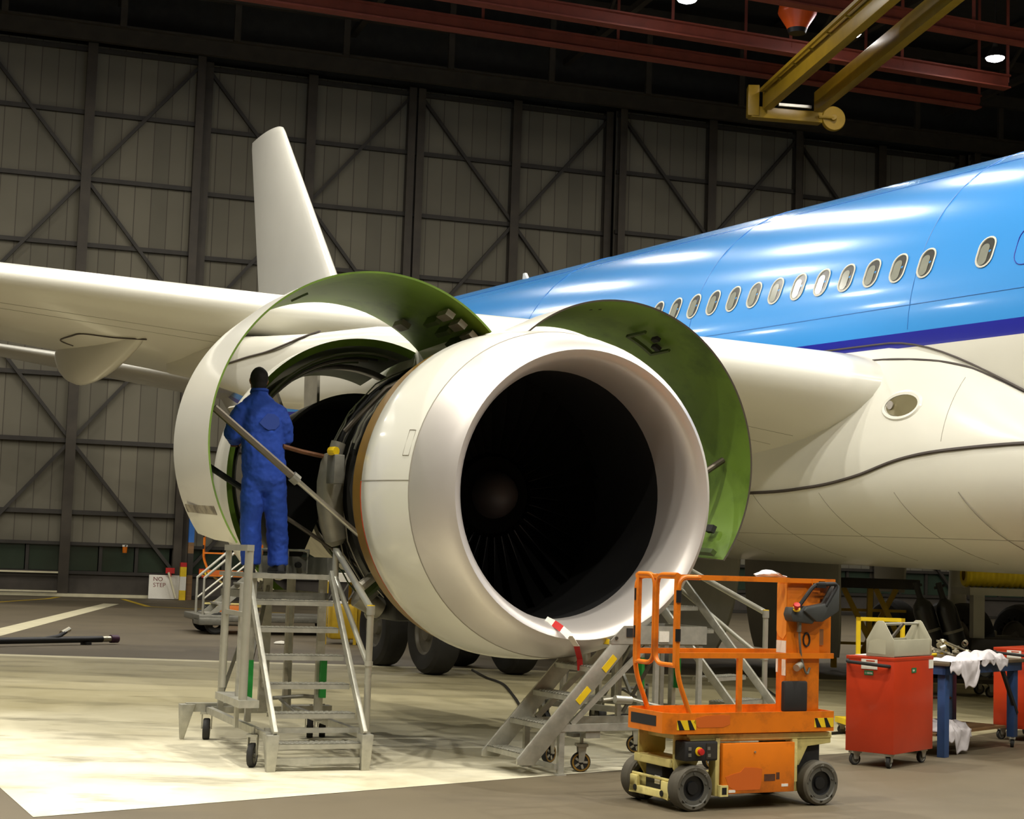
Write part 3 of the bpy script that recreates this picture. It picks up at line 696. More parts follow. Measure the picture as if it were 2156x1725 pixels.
MB().lathe([(4.35, .9), (5.2, .84), (6.4, .66), (6.4, .63), (5.2, .8), (4.35, .86)], EC, XA, E1, 48, loop=True).build('exhaust_nozzle', 'core_grey', air)
def line(name, pts, r):
    Q = []
    for i in range(len(pts) - 1):
        a, b_, c, d = [Vector(pts[min(len(pts) - 1, max(0, i + k))]) for k in (-1, 0, 1, 2)]
        for k in range(6): t = k / 6; Q.append(.5 * ((2 * b_) + (c - a) * t + (2 * a - 5 * b_ + 4 * c - d) * t * t + (3 * b_ - a - 3 * c + d) * t ** 3))
    MB().tube(Q + [Vector(pts[-1])], r, 6).build(name, 'seam_dark', air)
line('sealant_line', [(6.4, 10.14, -.62), (5.4, 10.16, -.6), (4.37, 10.16, -.57), (3.65, 10.15, -.56), (3.03, 10.13, -.52), (2.54, 10.06, -.455), (2.25, 9.96, -.405)], .014)
line('sealant_line', [(9.4, 11.3, -.1), (8.94, 11.59, -.085), (8.06, 11.62, -.1), (7.62, 11.55, -.1), (7.28, 11.19, -.15), (6.79, 10.85, -.19)], .012)
# main landing gear
def main_gear(sg):
    o = 5.34 * sg; a = 8.1
    leg = MB().cyl((a, o, -3.7), (a - .1, o, -1.2), .17, 16).cyl((a, o, -4.2), (a, o, -3.6), .11, 14).build('landing_gear', 'grey_door', air)
    MB().bar((a - 1.0, o, air_ground(a, o) + .7), (a + 1.0, o, air_ground(a, o) + .7), .18, .22).build('bogie_beam', 'grey_door', leg, bevel=.03)
    MB().bar((a, o, -3.0), (a - .1, o - 2.2 * sg, -1.9), .14, .14).build('side_stay', 'grey_door', leg)
    for da in (-.99, .99):
        g_ = air_ground(a + da, o)
        MB().cyl((a + da, o - .75, g_ + .64), (a + da, o + .75, g_ + .64), .07, 12).build('axle', 'galv_dark', leg)
        for dd in (-.7, .7):
            w_ = MB()
            w_.lathe([(-.18, .34), (-.215, .46), (-.205, .56), (-.155, .62), (-.07, .645), (.07, .645), (.155, .62), (.205, .56), (.215, .46), (.18, .34)], (a + da, o + dd, g_ + .64), (0, 1, 0), (1, 0, 0), 48, mi=0)
            for s_ in (-1, 1): w_.lathe([(s_ * .18, .34), (s_ * .175, .32), (s_ * .13, .3), (s_ * .11, .14), (s_ * .16, .12), (s_ * .17, 0)], (a + da, o + dd, g_ + .64), (0, 1, 0), (1, 0, 0), 32, mi=1)
            w_.build('wheel', ['rubber', 'wheel_hub'], leg, ang=30)
mat('wheel_hub', rgb(118, 114, 104), .5, .3, var=.2)
main_gear(1); main_gear(-1)
# open gear bay doors under the belly
def bay_door(o, a0, a1, u0, u1, bow, name='gear_door'):
    R_ = []
    for i in range(13):
        t = i / 12; u = u0 + (u1 - u0) * t; s_ = 1 - .12 * t ** 4
        R_.append([(a0 + (a1 - a0) * .5 + (a1 - a0) * .5 * k * s_, o + bow * t * t + d, u) for k, d in ((-1, 0), (1, 0), (1, .06), (-1, .06))])
    MB().loft(R_).build(name, 'grey_door', air, bevel=.01)
bay_door(.45, 7.0, 9.7, -2.85, -4.5, .3); bay_door(-1.6, 6.9, 9.7, -2.75, -4.62, -.15)
bay_door(-4.2, 8.2, 9.1, -1.5, -3.5, 0, 'gear_leg_door'); bay_door(4.6, 7.7, 9.0, -1.5, -3.6, 0, 'gear_leg_door')

# ------------------------------------------------------------------ rolling stairs with a platform
def R(d): return math.radians(d)
def caster(parent, x, y, r=.08, w_=.045, top=.2, a=0., wheel='rubber', name='caster', rim=None):
    """swivel caster: fork (the part), wheel (a sub-part); a = heading"""
    c, s_ = math.cos(a), math.sin(a)
    f = lambda u, v, z: (x + c * u - s_ * v, y + s_ * u + c * v, z)
    m = MB()
    for v in (-w_ * .75, w_ * .75):
        m.hexa([f(-.02, v - .004, r), f(.02, v - .004, r), f(.02, v + .004, r), f(-.02, v + .004, r), f(-.03, v - .004, top - .02), f(.045, v - .004, top - .02), f(.045, v + .004, top - .02), f(-.03, v + .004, top - .02)])
    m.hexa([f(-.045, -w_, top - .022), f(.055, -w_, top - .022), f(.055, w_, top - .022), f(-.045, w_, top - .022), f(-.045, -w_, top), f(.055, -w_, top), f(.055, w_, top), f(-.045, w_, top)])
    m.cyl(f(.005, 0, top), f(.005, 0, top + .06), .016, 10)
    fk = m.build(name, 'galv', parent)
    q = MB(); ax = (-s_, c, 0); e = (c, s_, 0)
    q.lathe([(-w_ / 2, r * .72), (-w_ / 2, r * .94), (-w_ * .3, r), (w_ * .3, r), (w_ / 2, r * .94), (w_ / 2, r * .72)], (x, y, r), ax, e, 28)
    for sg in (-1, 1):
        q.lathe([(sg * w_ / 2, r * .74), (sg * w_ * .35, r * .66), (sg * w_ * .35, r * .26), (sg * w_ * .6, r * .22), (sg * w_ * .6, 0)], (x, y, r), ax, e, 24, mi=1)
        if rim:
            for k in range(5):
                t = 2 * PI * k / 5; d = Vector(e) * math.cos(t) + Vector((0, 0, 1)) * math.sin(t); p = Vector((x, y, r)) + Vector(ax) * (sg * w_ * .4)
                q.bar(p + d * r * .22, p + d * r * .68, r * .22, w_ * .2, up=ax, mi=2)
            q.lathe([(sg * w_ * .5, r * .74), (sg * w_ * .52, r * .9)], (x, y, r), ax, e, 28, mi=3)
    q.build('wheel', [wheel, 'galv_dark' if not rim else 'black_soft', 'galv', rim or 'galv'], fk)
    return fk

def tread(parent, x0, x1, y0, dpt_, z, name='tread', th=.035):
    m = MB(); m.box(x0, x1, y0, y0 + dpt_, z - .006, z); m.box(x0, x1, y0, y0 + .008, z - th - .008, z); m.box(x0, x1, y0 + dpt_ - .008, y0 + dpt_, z - th - .008, z)
    n = 5
    for i in range(n):
        yy = y0 + dpt_ * (i + .5) / n
        for k in range(16): xx = x0 + (x1 - x0) * (k + .5) / 16; m.box(xx - .012, xx + .012, yy - .007, yy + .007, z, z + .005)
    return m.build(name, 'galv', parent)

RISE, RUN = .2257, .2
def rolling_stair(label, loc, rz, stowed=True, mirror=1):
    t = thing('rolling_stair', label, 'stairs', loc, rz, 'tall galvanised rolling stairs beside the engine'); mx = mirror
    W_ = .355
    for i in range(6): tread(t, -W_, W_, -.05 + RUN * i, .19, RISE * (i + 1))
    # sloping stringers
    for s_ in (-1, 1):
        m = MB(); x = s_ * (W_ + .022)
        m.bar((x, -.06, .30), (x, 1.15, 1.60), .035, .08, up=(0, -1, 1)); m.build('stringer', 'galv', t, bevel=.004)
        # front feet: tapered plates, wide at the top
        f = MB(); f.hexa([(x - .035 + .02 * s_, -.06, 0), (x + .035 + .02 * s_, -.06, 0), (x + .035 + .02 * s_, .0, 0), (x - .035 + .02 * s_, .0, 0), (x - .05 + .02 * s_, -.1, .30), (x + .05 + .02 * s_, -.1, .30), (x + .05 + .02 * s_, .07, .30), (x - .05 + .02 * s_, .07, .30)]); f.build('front_foot', 'galv', t, bevel=.004)
    m = MB(); m.box(-W_, W_, -.04, -.01, .06, .11); m.box(-W_ - .05, W_ + .05, .16, .2, .29, .33); m.build('front_crossbar', 'galv', t)
    # platform
    m = MB(); m.box(-W_ - .03, W_ + .03, 1.15, 2.28, 1.545, 1.58); m.box(-W_ - .03, W_ + .03, 1.13, 1.155, 1.54, 1.585); m.build('platform', 'galv', t)
    m = MB(); m.box(-W_ - .03, W_ + .03, 1.2, 1.24, 1.36, 1.42); m.box(-W_ - .03, W_ + .03, 2.16, 2.2, 1.36, 1.42); m.box(-W_ - .03, -W_ + .01, 1.2, 2.2, 1.36, 1.42); m.box(W_ - .01, W_ + .03, 1.2, 2.2, 1.36, 1.42); m.build('platform_frame', 'galv_dark', t)
    # upright masts under the platform
    for x, y, wd in ((-.31, 1.2, .05), (.34, 1.25, .07), (.30, 2.18, .05), (.06, 2.18, .09), (-.34, 2.18, .05), (.2, 1.9, .04)):
        m = MB(); m.box(x - wd / 2, x + wd / 2, y - .025, y + .025, .28, 1.55); m.build('upright', 'galv', t)
    for x, y in ((-.31, 1.2), (.36, 1.2)):
        m = MB(); m.box(x - .027, x + .027, y - .028, y + .028, .49, .82); m.build('green_tape', 'green_tape', t)
    for p, q in (((-.34, 1.3, .45), (.06, 2.15, 1.45)), ((.30, 2.1, .35), (.06, 1.3, 1.4)), ((-.34, 2.18, .4), (.0, 2.18, 1.5))):
        MB().bar(p, q, .03, .03).build('brace', 'galv_dark', t)
    # base frame, outriggers and casters
    m = MB(); m.box(-.44, -.39, -.02, 2.5, .25, .31); m.box(.39, .44, -.02, 2.4, .25, .31); m.box(-.44, .44, 2.3, 2.35, .25, .31); m.build('base_frame', 'galv', t)
    m = MB(); m.box(-.62, .1, 2.34, 2.42, .26, .34); m.build('outrigger_beam', 'galv', t)
    m = MB(); m.hexa([(-.66, 2.36, 0), (-.63, 2.36, 0), (-.63, 2.42, 0), (-.66, 2.42, 0), (-.68, 2.32, .33), (-.54, 2.32, .33), (-.54, 2.44, .33), (-.68, 2.44, .33)]); m.build('outrigger_foot', 'galv', t, bevel=.004)
    caster(t, -.47, .3, .1, .05, .27, R(62)); caster(t, -.42, 2.36, .1, .06, .26, R(74)); caster(t, .6, 2.42, .1, .06, .26, R(74)); caster(t, .74, 2.48, .1, .06, .26, R(74))
    m = MB(); m.box(.36, .8, 2.38, 2.52, .26, .31); m.build('rear_bracket', 'galv', t)
    m = MB(); m.tube([(.05, 1.75, .44), (.3, 1.6, .47), (.42, 1.62, .46)], .018, 8); m.tube([(.42, 1.62, .5), (.42, 1.62, .3)], .018, 8); m.tube([(.1, 1.7, .44), (.2, 1.5, .33)], .016, 8); m.build('brake_pedal', 'galv_dark', t)
    # left handrail, a tall frame parked upright
    xg = -.60 * mx
    if stowed:
        for y, r, zb in ((.18, .036, .56), (.95, .028, .60)):
            m = MB(); m.tube([(xg, y, zb), (xg, y - .0, 1.80)], r, 12); m.build('gate_post', 'alu_tube', t)
        m = MB(); m.bar((xg, .14, 1.80), (xg, 1.0, 1.80), .06, .05); m.bar((xg, .2, 1.25), (xg, .95, 1.25), .025, .04); m.build('gate_rail', 'alu_tube', t)
        m = MB(); m.box(xg - .05, xg + .12, .1, 1.0, .5, .56); m.build('gate_bracket', 'galv', t)
        m = MB(); m.box(xg + .02, xg + .05, .5, .56, .3, 1.5); m.build('gate_slide', 'galv', t)
    # right handrail
    xr = .47 * mx
    m = MB(); m.tube([(xr, .2, .3), (xr, .2, 1.33)], .029, 12); m.build('rail_post', 'alu_tube', t)
    m = MB(); m.cyl((xr, .2, 1.27), (xr, .2, 1.345), .036, 12); m.cyl((xr, .2, .84), (xr, .2, .88), .036, 12); m.build('clamp', 'galv', t)
    m = MB(); m.cyl((xr, .2, 1.345), (xr, .2, 1.352), .034, 12); m.build('end_cap', 'yellow', t)
    m = MB(); m.tube([(xr, .22, 1.33), (xr, 1.3, 1.80)], .03, 12); m.build('handrail', 'alu_tube', t)
    m = MB(); m.tube([(xr, .23, .86), (xr, .5, 1.03), (xr, 1.33, 1.575)], .024, 12); m.build('mid_rail', 'alu_tube', t)
    m = MB(); m.tube([(xr, 1.32, 1.45), (xr, 1.32, 1.83)], .03, 12); m.build('top_post', 'alu_tube', t)
    # stowed rear guard rails and toe boards
    for x0, x1 in ((.0, .2), (.26, .46)):
        m = MB(); m.tube([(x0 - .0, 2.25, 1.58), (x0, 2.25, 1.80), (x1, 2.25, 1.80), (x1, 2.25, 1.58)], .018, 8); m.build('guard_rail', 'alu_tube', t)
    m = MB(); m.box(-.0, .46, 2.26, 2.275, 1.58, 1.74); m.box(.455, .47, 1.3, 2.27, 1.58, 1.74); m.build('toe_board', 'galv_dark', t)
    m = MB(); m.cyl((.36, 2.2, 1.66), (.36, 2.26, 1.66), .03, 8); m.build('latch_knob', 'black', t)
    return t
rolling_stair('tall galvanised rolling stairs with the mechanic in blue standing on top', (-1.50, 13.82, 0), R(22))
rolling_stair('tall galvanised rolling stairs behind the orange lift, under the silver inlet', (2.536, 16.739, 0), R(50.5), stowed=False)

# ------------------------------------------------------------------ low step platform in front of the inlet
t = thing('step_platform', 'low galvanised step platform with yellow edge below the engine inlet', 'steps', (.34, 14.3, 0), R(28))
for i in range(4):
    x = -.36 + .215 * i; z = .19 + .235 * i; y0, y1 = -.29, .30
    m = MB(); m.box(x, x + .2, y0, y1, z - .006, z); m.box(x, x + .008, y0, y1, z - .045, z); m.box(x + .192, x + .2, y0, y1, z - .045, z)
    for k in range(12):
        for j in range(5): m.box(x + .012 + .036 * j, x + .03 + .036 * j, y0 + .02 + .047 * k, y0 + .045 + .047 * k, z, z + .005)
    m.build('tread', 'galv', t)
for y in (-.31, .315):
    m = MB(); d = Vector((.85, 0, .93)).normalized(); 
    m.prism([(-.40, .10), (-.24, .09), (.62, 1.03), (.68, 1.12), (.50, 1.12), (-.40, .15)], (0, y - .012, 0), (1, 0, 0), (0, 0, 1), (0, .024, 0)); m.build('stringer', 'galv', t, bevel=.004)
m = MB(); m.box(.47, 1.42, -.31, .32, 1.08, 1.12); m.build('deck', 'galv', t)
m = MB(); m.box(.462, .475, -.29, .30, 1.085, 1.128); m.build('edge_strip', 'yellow', t)
for y in (-.32, .325):
    m = MB(); m.prism([(.47, 1.09), (1.45, 1.09), (1.45, 1.245), (.60, 1.245), (.47, 1.12)], (0, y - .006, 0), (1, 0, 0), (0, 0, 1), (0, .012, 0)); m.build('side_board', 'galv', t)
m = MB(); m.box(1.44, 1.452, -.32, .325, 1.09, 1.245); m.build('end_board', 'galv', t)
m = MB(); m.cyl((.52, -.335, 1.14), (.52, -.325, 1.14), .014, 10); m.build('bolt', 'steel_brown', t)
m = MB(); m.box(.62, .72, -.334, -.325, 1.15, 1.225); b_ = m.build('maker_plate', 'black_soft', t)
m = MB(); [m.box(.685, .712, -.336, -.333, 1.16 + .02 * k, 1.172 + .02 * k) for k in range(3)]; m.build('plate_print', 'white_label', b_)
m = MB(); m.box(.95, 1.05, -.334, -.326, 1.11, 1.2); m.build('label', 'white_label', t)
def on_stringer(s_, w_): return (-.02 + s_ * .675, .36 + s_ * .738)
for s0, s1 in ((.47, .6), (.73, .86)):
    m = MB(); o_ = (.0, -.33, 0); a0, z0 = .02 + s0 * .66, .33 + s0 * .73; a1, z1 = .02 + s1 * .66, .33 + s1 * .73
    x0_, z0_ = -.33 + s0 * .95, .16 + s0 * 1.02; dx, dz, nx_, nz = .68, .733, .733, -.68; L_ = .16; b0 = .028; b1 = .085
    m.prism([(x0_ + nx_ * b0, z0_ + nz * b0), (x0_ + nx_ * b1, z0_ + nz * b1), (x0_ + nx_ * b1 + dx * L_, z0_ + nz * b1 + dz * L_), (x0_ + nx_ * b0 + dx * L_, z0_ + nz * b0 + dz * L_)], (0, -.326, 0), (1, 0, 0), (0, 0, 1), (0, .004, 0)); m.build('warning_sticker', 'yellow', t)
for y in (-.29, .31):
    m = MB(); m.box(.0, .05, y - .02, y + .02, 0, .42); m.box(-.02, .07, y - .03, y + .03, 0, .012); m.build('front_leg', 'galv', t)
    m = MB(); m.box(.0, 1.75, y - .025, y + .025, .36, .42); m.build('base_rail', 'galv', t)
    for x in (.95, 1.4): m = MB(); m.box(x - .02, x + .02, y - .02, y + .02, .4, 1.1); m.build('upright', 'galv', t)
    m = MB(); m.bar((.12, y, .42), (.86, y, 1.08), .03, .045); m.build('brace', 'galv', t)
m = MB(); m.box(-.03, .0, -.29, .31, .05, .09); m.box(1.7, 1.75, -.29, .95, .36, .42); m.build('cross_rail', 'galv', t)
m = MB(); m.tube([(.42, -.3, .62), (.62, -.33, .64), (1.5, -.33, .44)], .014, 8); m.cyl((.5, -.36, .63), (.66, -.36, .62), .035, 12); m.build('tow_handle', 'alu_tube', t)
m = MB(); m.bar((1.0, .31, .45), (1.36, .31, 1.0), .02, .03); m.build('brace', 'galv_dark', t)
caster(t, .31, -.14, .085, .05, .24, R(-20), rim='brass_edge'); caster(t, .36, .5, .085, .05, .24, R(25), rim='brass_edge'); caster(t, 1.57, .98, .085, .05, .24, R(-25), rim='brass_edge'); caster(t, 1.6, -.2, .085, .05, .24, R(10), rim='brass_edge')
m = MB(); m.box(.26, .4, -.3, .55, .30, .36); m.build('caster_beam', 'galv', t)
m = MB(); m.box(.2, .42, -.2, -.08, .30, .33); m.tube([(.44, -.14, .3), (.36, -.17, .33)], .012, 6); m.build('brake_lever', 'galv_dark', t)

# ------------------------------------------------------------------ orange personnel lift
def personnel_lift(label, loc, rz, up=0., group='orange personnel lifts'):
    t = thing('personnel_lift', label, 'lift', loc, rz, group)
    def P(mb, name, m, z=0, **k):
        o = mb.build(name, m, t, **k); o.location.z = z; return o
    # chassis
    m = MB(); m.box(-.06, 1.22, .1, .66, .1, .2); m.box(.2, .24, .03, .12, .1, .52); m.box(.9, .95, .03, .12, .18, .5); m.box(-.02, 1.25, .05, .7, .49, .53); m.box(-.02, 1.28, .04, .09, .50, .545)
    m.prism([(-.04, .2), (.04, .2), (.14, .38), (.14, .53), (-.1, .53), (-.1, .3)], (0, .13, 0), (1, 0, 0), (0, 0, 1), (0, .02, 0)); m.prism([(-.04, .2), (.04, .2), (.14, .38), (.14, .53), (-.1, .53), (-.1, .3)], (0, .6, 0), (1, 0, 0), (0, 0, 1), (0, .02, 0))
    m.box(-.12, .1, .14, .62, .33, .36); m.box(-.13, -.1, .14, .62, .30, .36)
    m.box(-.15, -.1, .12, .64, .075, .125); m.box(-.15, -.12, .12, .22, .075, .2); m.box(-.15, -.12, .54, .64, .075, .2); m.box(-.135, -.12, .12, .64, .2, .22)
    m.prism([(.93, .53), (1.28, .53), (1.28, .46), (1.06, .44), (.98, .3), (.95, .3)], (0, .05, 0), (1, 0, 0), (0, 0, 1), (0, .02, 0))
    ch = P(m, 'chassis', 'chassis_yellow', bevel=.006)
    m = MB(); m.box(-.1, .06, .28, .5, .1, .32); b_ = P(m, 'battery_box', 'black_soft', bevel=.01)
    m = MB(); m.box(-.104, -.098, .3, .37, .16, .22); m.build('label', 'white_label', b_)
    for y in (.2, .56): m = MB(); m.cyl((-.156, y, .11), (-.148, y, .11), .022, 12); m.build('tie_down_hole', 'black', ch)
    # wheels
    for x, y0 in ((0, 0.), (1.16, 0.), (0, .64), (1.16, .64)):
        m = MB(); q0, q1 = y0, y0 + .12; yc = (q0 + q1) / 2
        m.lathe([(-.06, .128), (-.062, .150), (-.045, .165), (.045, .165), (.062, .150), (.06, .128)], (x, yc, .165), (0, 1, 0), (1, 0, 0), 40)
        for sg in (-1, 1):
            m.lathe([(sg * .06, .128), (sg * .052, .12), (sg * .05, .09)], (x, yc, .165), (0, 1, 0), (1, 0, 0), 32, mi=1); m.lathe([(sg * .05, .09), (sg * .03, .085), (sg * .025, .05), (sg * .04, .045), (sg * .042, 0)], (x, yc, .165), (0, 1, 0), (1, 0, 0), 32, mi=2)
            for k in range(5): a = 2 * PI * k / 5 + .3; m.cyl((x + .108 * math.cos(a), yc + sg * .05, .165 + .108 * math.sin(a)), (x + .108 * math.cos(a), yc + sg * .058, .165 + .108 * math.sin(a)), .009, 8, mi=1)
        P(m, 'wheel', ['tyre_grey', 'wheel_grey', 'black'], ang=30)
    # side battery cover
    m = MB(); m.box(.245, .9, .0, .06, .115, .48); c_ = P(m, 'side_panel', 'orange', bevel=.005)
    m = MB(); m.prism([(.30, .17), (.36, .14), (.58, .14), (.595, .2), (.6, .29), (.54, .3), (.44, .305), (.40, .27), (.34, .26), (.27, .24)], (0, -.002, 0), (1, 0, 0), (0, 0, 1), (0, .003, 0)); m.build('paint_patch', 'orange_patch', c_)
    m = MB(); m.box(.62, .72, -.002, .0, .2, .25); m.box(.73, .76, -.002, .0, .21, .26); m.build('sooty_label', 'dirt_brown', c_)
    m = MB(); m.box(.78, .84, -.002, .0, .155, .175); m.box(.3, .36, -.002, .0, .125, .145); m.build('label', 'white_label', c_)
    m = MB(); m.cyl((.53, -.008, .415), (.53, 0, .415), .008, 8); m.build('lock', 'tool_steel', c_)
    m = MB(); m.box(.22, .29, -.01, .03, .1, .18); m.box(.235, .275, -.012, -.008, .115, .165, mi=1); P(m, 'forklift_pocket', ['chassis_yellow', 'black'])
    # ground control box
    m = MB(); m.box(-.09, .2, .0, .14, .36, .5); g_ = P(m, 'control_box', 'black_soft', bevel=.012)
    m = MB(); m.lathe([(0, .032), (.008, .032), (.01, .0)], (.03, -.001, .43), (0, -1, 0), (1, 0, 0), 20); m.build('button_collar', 'yellow', g_)
    m = MB(); m.lathe([(0, .018), (.02, .018), (.022, .026), (.035, .022), (.038, 0)], (.03, -.008, .43), (0, -1, 0), (1, 0, 0), 18); m.build('stop_button', 'red', g_)
    for x, z in ((-.05, .45), (-.05, .405), (.115, .45), (.12, .4)): m = MB(); m.box(x - .012, x + .012, -.006, .0, z - .012, z + .012); m.build('switch', 'galv_dark', g_)
    m = MB(); m.box(.095, .185, -.004, .0, .375, .485); m.build('panel_plate', 'steel_dark', g_)
    # black steering and mast foot behind the panels
    m = MB(); m.box(1.0, 1.22, .1, .6, .2, .48); m.cyl((1.12, .2, .2), (1.12, .2, .45), .08, 14); P(m, 'drive_unit', 'black_soft', bevel=.02)
    if up:
        m = MB()
        for k in range(2):
            m.bar((.1, .15 + .3 * k, .54), (1.1, .15 + .3 * k, .54 + up), .04, .08, up=(0, 1, 0)); m.bar((1.1, .2 + .3 * k, .54), (.1, .2 + .3 * k, .54 + up), .04, .08, up=(0, 1, 0))
        P(m, 'lifting_arms', 'chassis_yellow')
    # platform tray with a chamfered front corner
    m = MB(); o2 = [(-.24, .08), (-.17, 0), (1.265, 0), (1.265, .62), (-.17, .62), (-.24, .54)]
    ins = [(-.228, .086), (-.163, .012), (1.253, .012), (1.253, .608), (-.163, .608), (-.228, .534)]
    n = 6; V = [(x, y, .555) for x, y in o2] + [(x, y, .705) for x, y in o2] + [(x, y, .705) for x, y in ins] + [(x, y, .6) for x, y in ins]
    F = [tuple(range(5, -1, -1))] + [(i, (i + 1) % 6, 6 + (i + 1) % 6, 6 + i) for i in range(6)] + [(6 + i, 6 + (i + 1) % 6, 12 + (i + 1) % 6, 12 + i) for i in range(6)] + [(12 + i, 12 + (i + 1) % 6, 18 + (i + 1) % 6, 18 + i) for i in range(6)] + [tuple(range(18, 24))]
    m.add(V, F); tr_ = P(m, 'platform_tray', 'orange', up)
    m = MB(); m.prism([(.02, .60), (.24, .60), (.3, .62), (.30, .685), (.22, .69), (.08, .685), (.0, .67), (-.02, .64)], (0, -.002, 0), (1, 0, 0), (0, 0, 1), (0, .002, 0)); m.build('paint_patch', 'orange_patch', tr_)
    m = MB(); m.box(-.2425, -.24, .16, .5, .60, .675); m.build('black_panel', 'black_soft', tr_)
    for x0, x1 in ((-.165, .0), (1.08, 1.26)):
        m = MB(); m.box(x0, x1, -.002, .0, .585, .655); k_ = m.build('hazard_tape', 'yellow', tr_)
        m = MB()
        for s_ in range(2):
            a = x0 + .02 + s_ * .09; m.prism([(a, .585), (a + .045, .585), (a + .005, .655), (a - .02, .655)], (0, -.0035, 0), (1, 0, 0), (0, 0, 1), (0, .002, 0))
        m.build('black_stripe', 'black', k_)
    # guard rails, two sides
    for y in (.02, .585):
        m = MB(); m.bar((.0, y, 1.685), (1.265, y, 1.685), .03, .035); m.tube(fillet([(.02, y, 1.685), (-.165, y, 1.685), (-.165, y, .98), (-.045, y, .70)], .12, 6), .019, 10); P(m, 'guard_rail', 'orange', up)
        m = MB(); m.bar((-.15, y, 1.12), (1.262, y, 1.12), .025, .04); P(m, 'mid_rail', 'orange', up)
        if y < .3: m = MB(); m.box(.37, .41, y - .012, y + .012, .69, 1.11); P(m, 'rail_post', 'orange', up)
    m = MB(); m.bar((-.165, .02, 1.685), (-.165, .585, 1.685), .03, .03); P(m, 'end_rail', 'orange', up)
    # two swing gates at the end
    for ya, yb in ((.55, .33), (.035, .30)):
        m = MB(); sg = 1 if yb > ya else -1
        m.bar((-.168, ya, 1.03), (-.168, ya, 1.71), .035, .03); m.tube(fillet([(-.168, ya, 1.70), (-.168, yb, 1.70), (-.168, yb, 1.045), (-.168, ya, 1.045)], .09, 6), .018, 10)
        g_ = P(m, 'gate', 'orange', up)
        for z in (1.22, 1.5): m = MB(); m.cyl((-.168, ya - sg * .025, z), (-.168, ya - sg * .025, z + .09), .02, 10); m.build('hinge_sleeve', 'black', g_)
    # mast and its cover
    m = MB(); m.box(.835, 1.15, .04, .165, .70, 1.68); mo = P(m, 'mast', 'orange', up, bevel=.006)
    m = MB(); m.prism([(.045, 1.28), (.08, 1.24), (.13, 1.26), (.162, 1.3), (.162, 1.66), (.045, 1.66)], (.832, 0, 0), (0, 1, 0), (0, 0, 1), (.003, 0, 0)); m.build('paint_patch', 'orange_pale', mo)
    m = MB(); m.box(.831, .835, .045, .16, 1.14, 1.23); m.box(.831, .835, .045, .09, .97, 1.09); m.box(.831, .835, .14, .162, .99, 1.09); m.build('label', 'white_label', mo)
    m = MB(); m.box(.838, 1.27, .055, .17, 1.13, 1.70); bx_ = P(m, 'mast_box', 'orange', up, bevel=.006)
    m = MB(); m.box(1.03, 1.09, .046, .05, 1.17, 1.32); m.build('label', 'white_label', bx_); m = MB(); m.box(1.12, 1.19, .046, .05, 1.2, 1.32); m.build('label', 'sticker_grey', bx_)
    m = MB(); m.box(1.04, 1.25, -.0, .05, 1.655, 1.70); m.box(1.1, 1.16, -.002, 0, 1.67, 1.685, mi=1); m.build('rail_bracket', ['orange', 'black'], bx_)
    m = MB(); m.box(.81, 1.03, .02, .07, .70, .93); bc = P(m, 'mast_cover', 'black_soft', up, bevel=.015)
    # upper control console with its loop handle
    m = MB(); m.prism([(.81, 1.43), (.83, 1.38), (1.02, 1.36), (1.07, 1.42), (1.07, 1.47), (.93, 1.5), (.90, 1.46), (.83, 1.49)], (0, -.04, 0), (1, 0, 0), (0, 0, 1), (0, .1, 0))
    m.prism([(.92, 1.46), (1.04, 1.38), (1.10, 1.38), (1.255, 1.46), (1.26, 1.66), (1.23, 1.665), (1.19, 1.6), (1.14, 1.52), (1.02, 1.5), (.95, 1.49)], (0, -.06, 0), (1, 0, 0), (0, 0, 1), (0, .09, 0))
    cs = P(m, 'control_console', 'console_grey', up, bevel=.012)
    m = MB(); m.tube(fillet([(.88, -.03, 1.48), (1.02, -.05, 1.66), (1.25, -.05, 1.67), (1.13, -.05, 1.5)], .05), .016, 8); m.build('loop_handle', 'black_soft', cs)
    m = MB(); m.box(1.03, 1.12, -.065, -.02, 1.635, 1.67); m.build('joystick_plate', 'black', cs)
    m = MB(); m.lathe([(0, .03), (.01, .03), (.012, 0)], (.86, -.04, 1.47), (-.3, -.6, .74), (.93, 0, .37), 16); m.build('button_collar', 'yellow', cs)
    m = MB(); m.lathe([(0, .016), (.025, .018), (.03, .028), (.045, .024), (.05, 0)], (.855, -.045, 1.475), (-.3, -.6, .74), (.93, 0, .37), 16); m.build('stop_button', 'red', cs)
    m = MB(); m.cyl((.92, -.0, 1.38), (.92, -.0, 1.3), .018, 10); m.tube(fillet([(.92, 0, 1.31), (.93, .0, 1.2), (.96, .02, 1.1), (1.0, .02, 1.0), (1.03, .03, .98), (1.05, .03, 1.03)], .06), .009, 8); m.build('cable', 'galv_dark', cs)
    m = MB(); m.cyl((.9, .0, 1.03), (.96, .03, 1.05), .028, 12); m.build('plug', 'core_grey', cs)
    m = MB(); m.tube([(1.02 + .03 * math.cos(a), .035, 1.24 + .05 * math.sin(a)) for a in [i * PI / 6 for i in range(12)]], .007, 6, closed=True); m.build('cable_loop', 'black_soft', cs)
    return t
mat('tyre_grey', rgb(84, 79, 67), .8, var=.2, scale=8); mat('wheel_grey', rgb(88, 86, 78), .6, .2, var=.15); mat('console_grey', rgb(62, 64, 62), .6, var=.15, scale=8); mat('dirt_brown', rgb(84, 48, 24), .8, var=.3, scale=30); mat('sticker_grey', rgb(140, 92, 52), .6)
personnel_lift('orange personnel lift with dirty yellow chassis, large in the foreground', (1.41, 12.22, 0), R(28))
personnel_lift('small distant orange personnel lift behind the left engine cowl door, its basket raised', (-7.22, 40.6, 0), R(8), up=.62)
bag = MB(); rr = random.Random(5)
ringsb = []
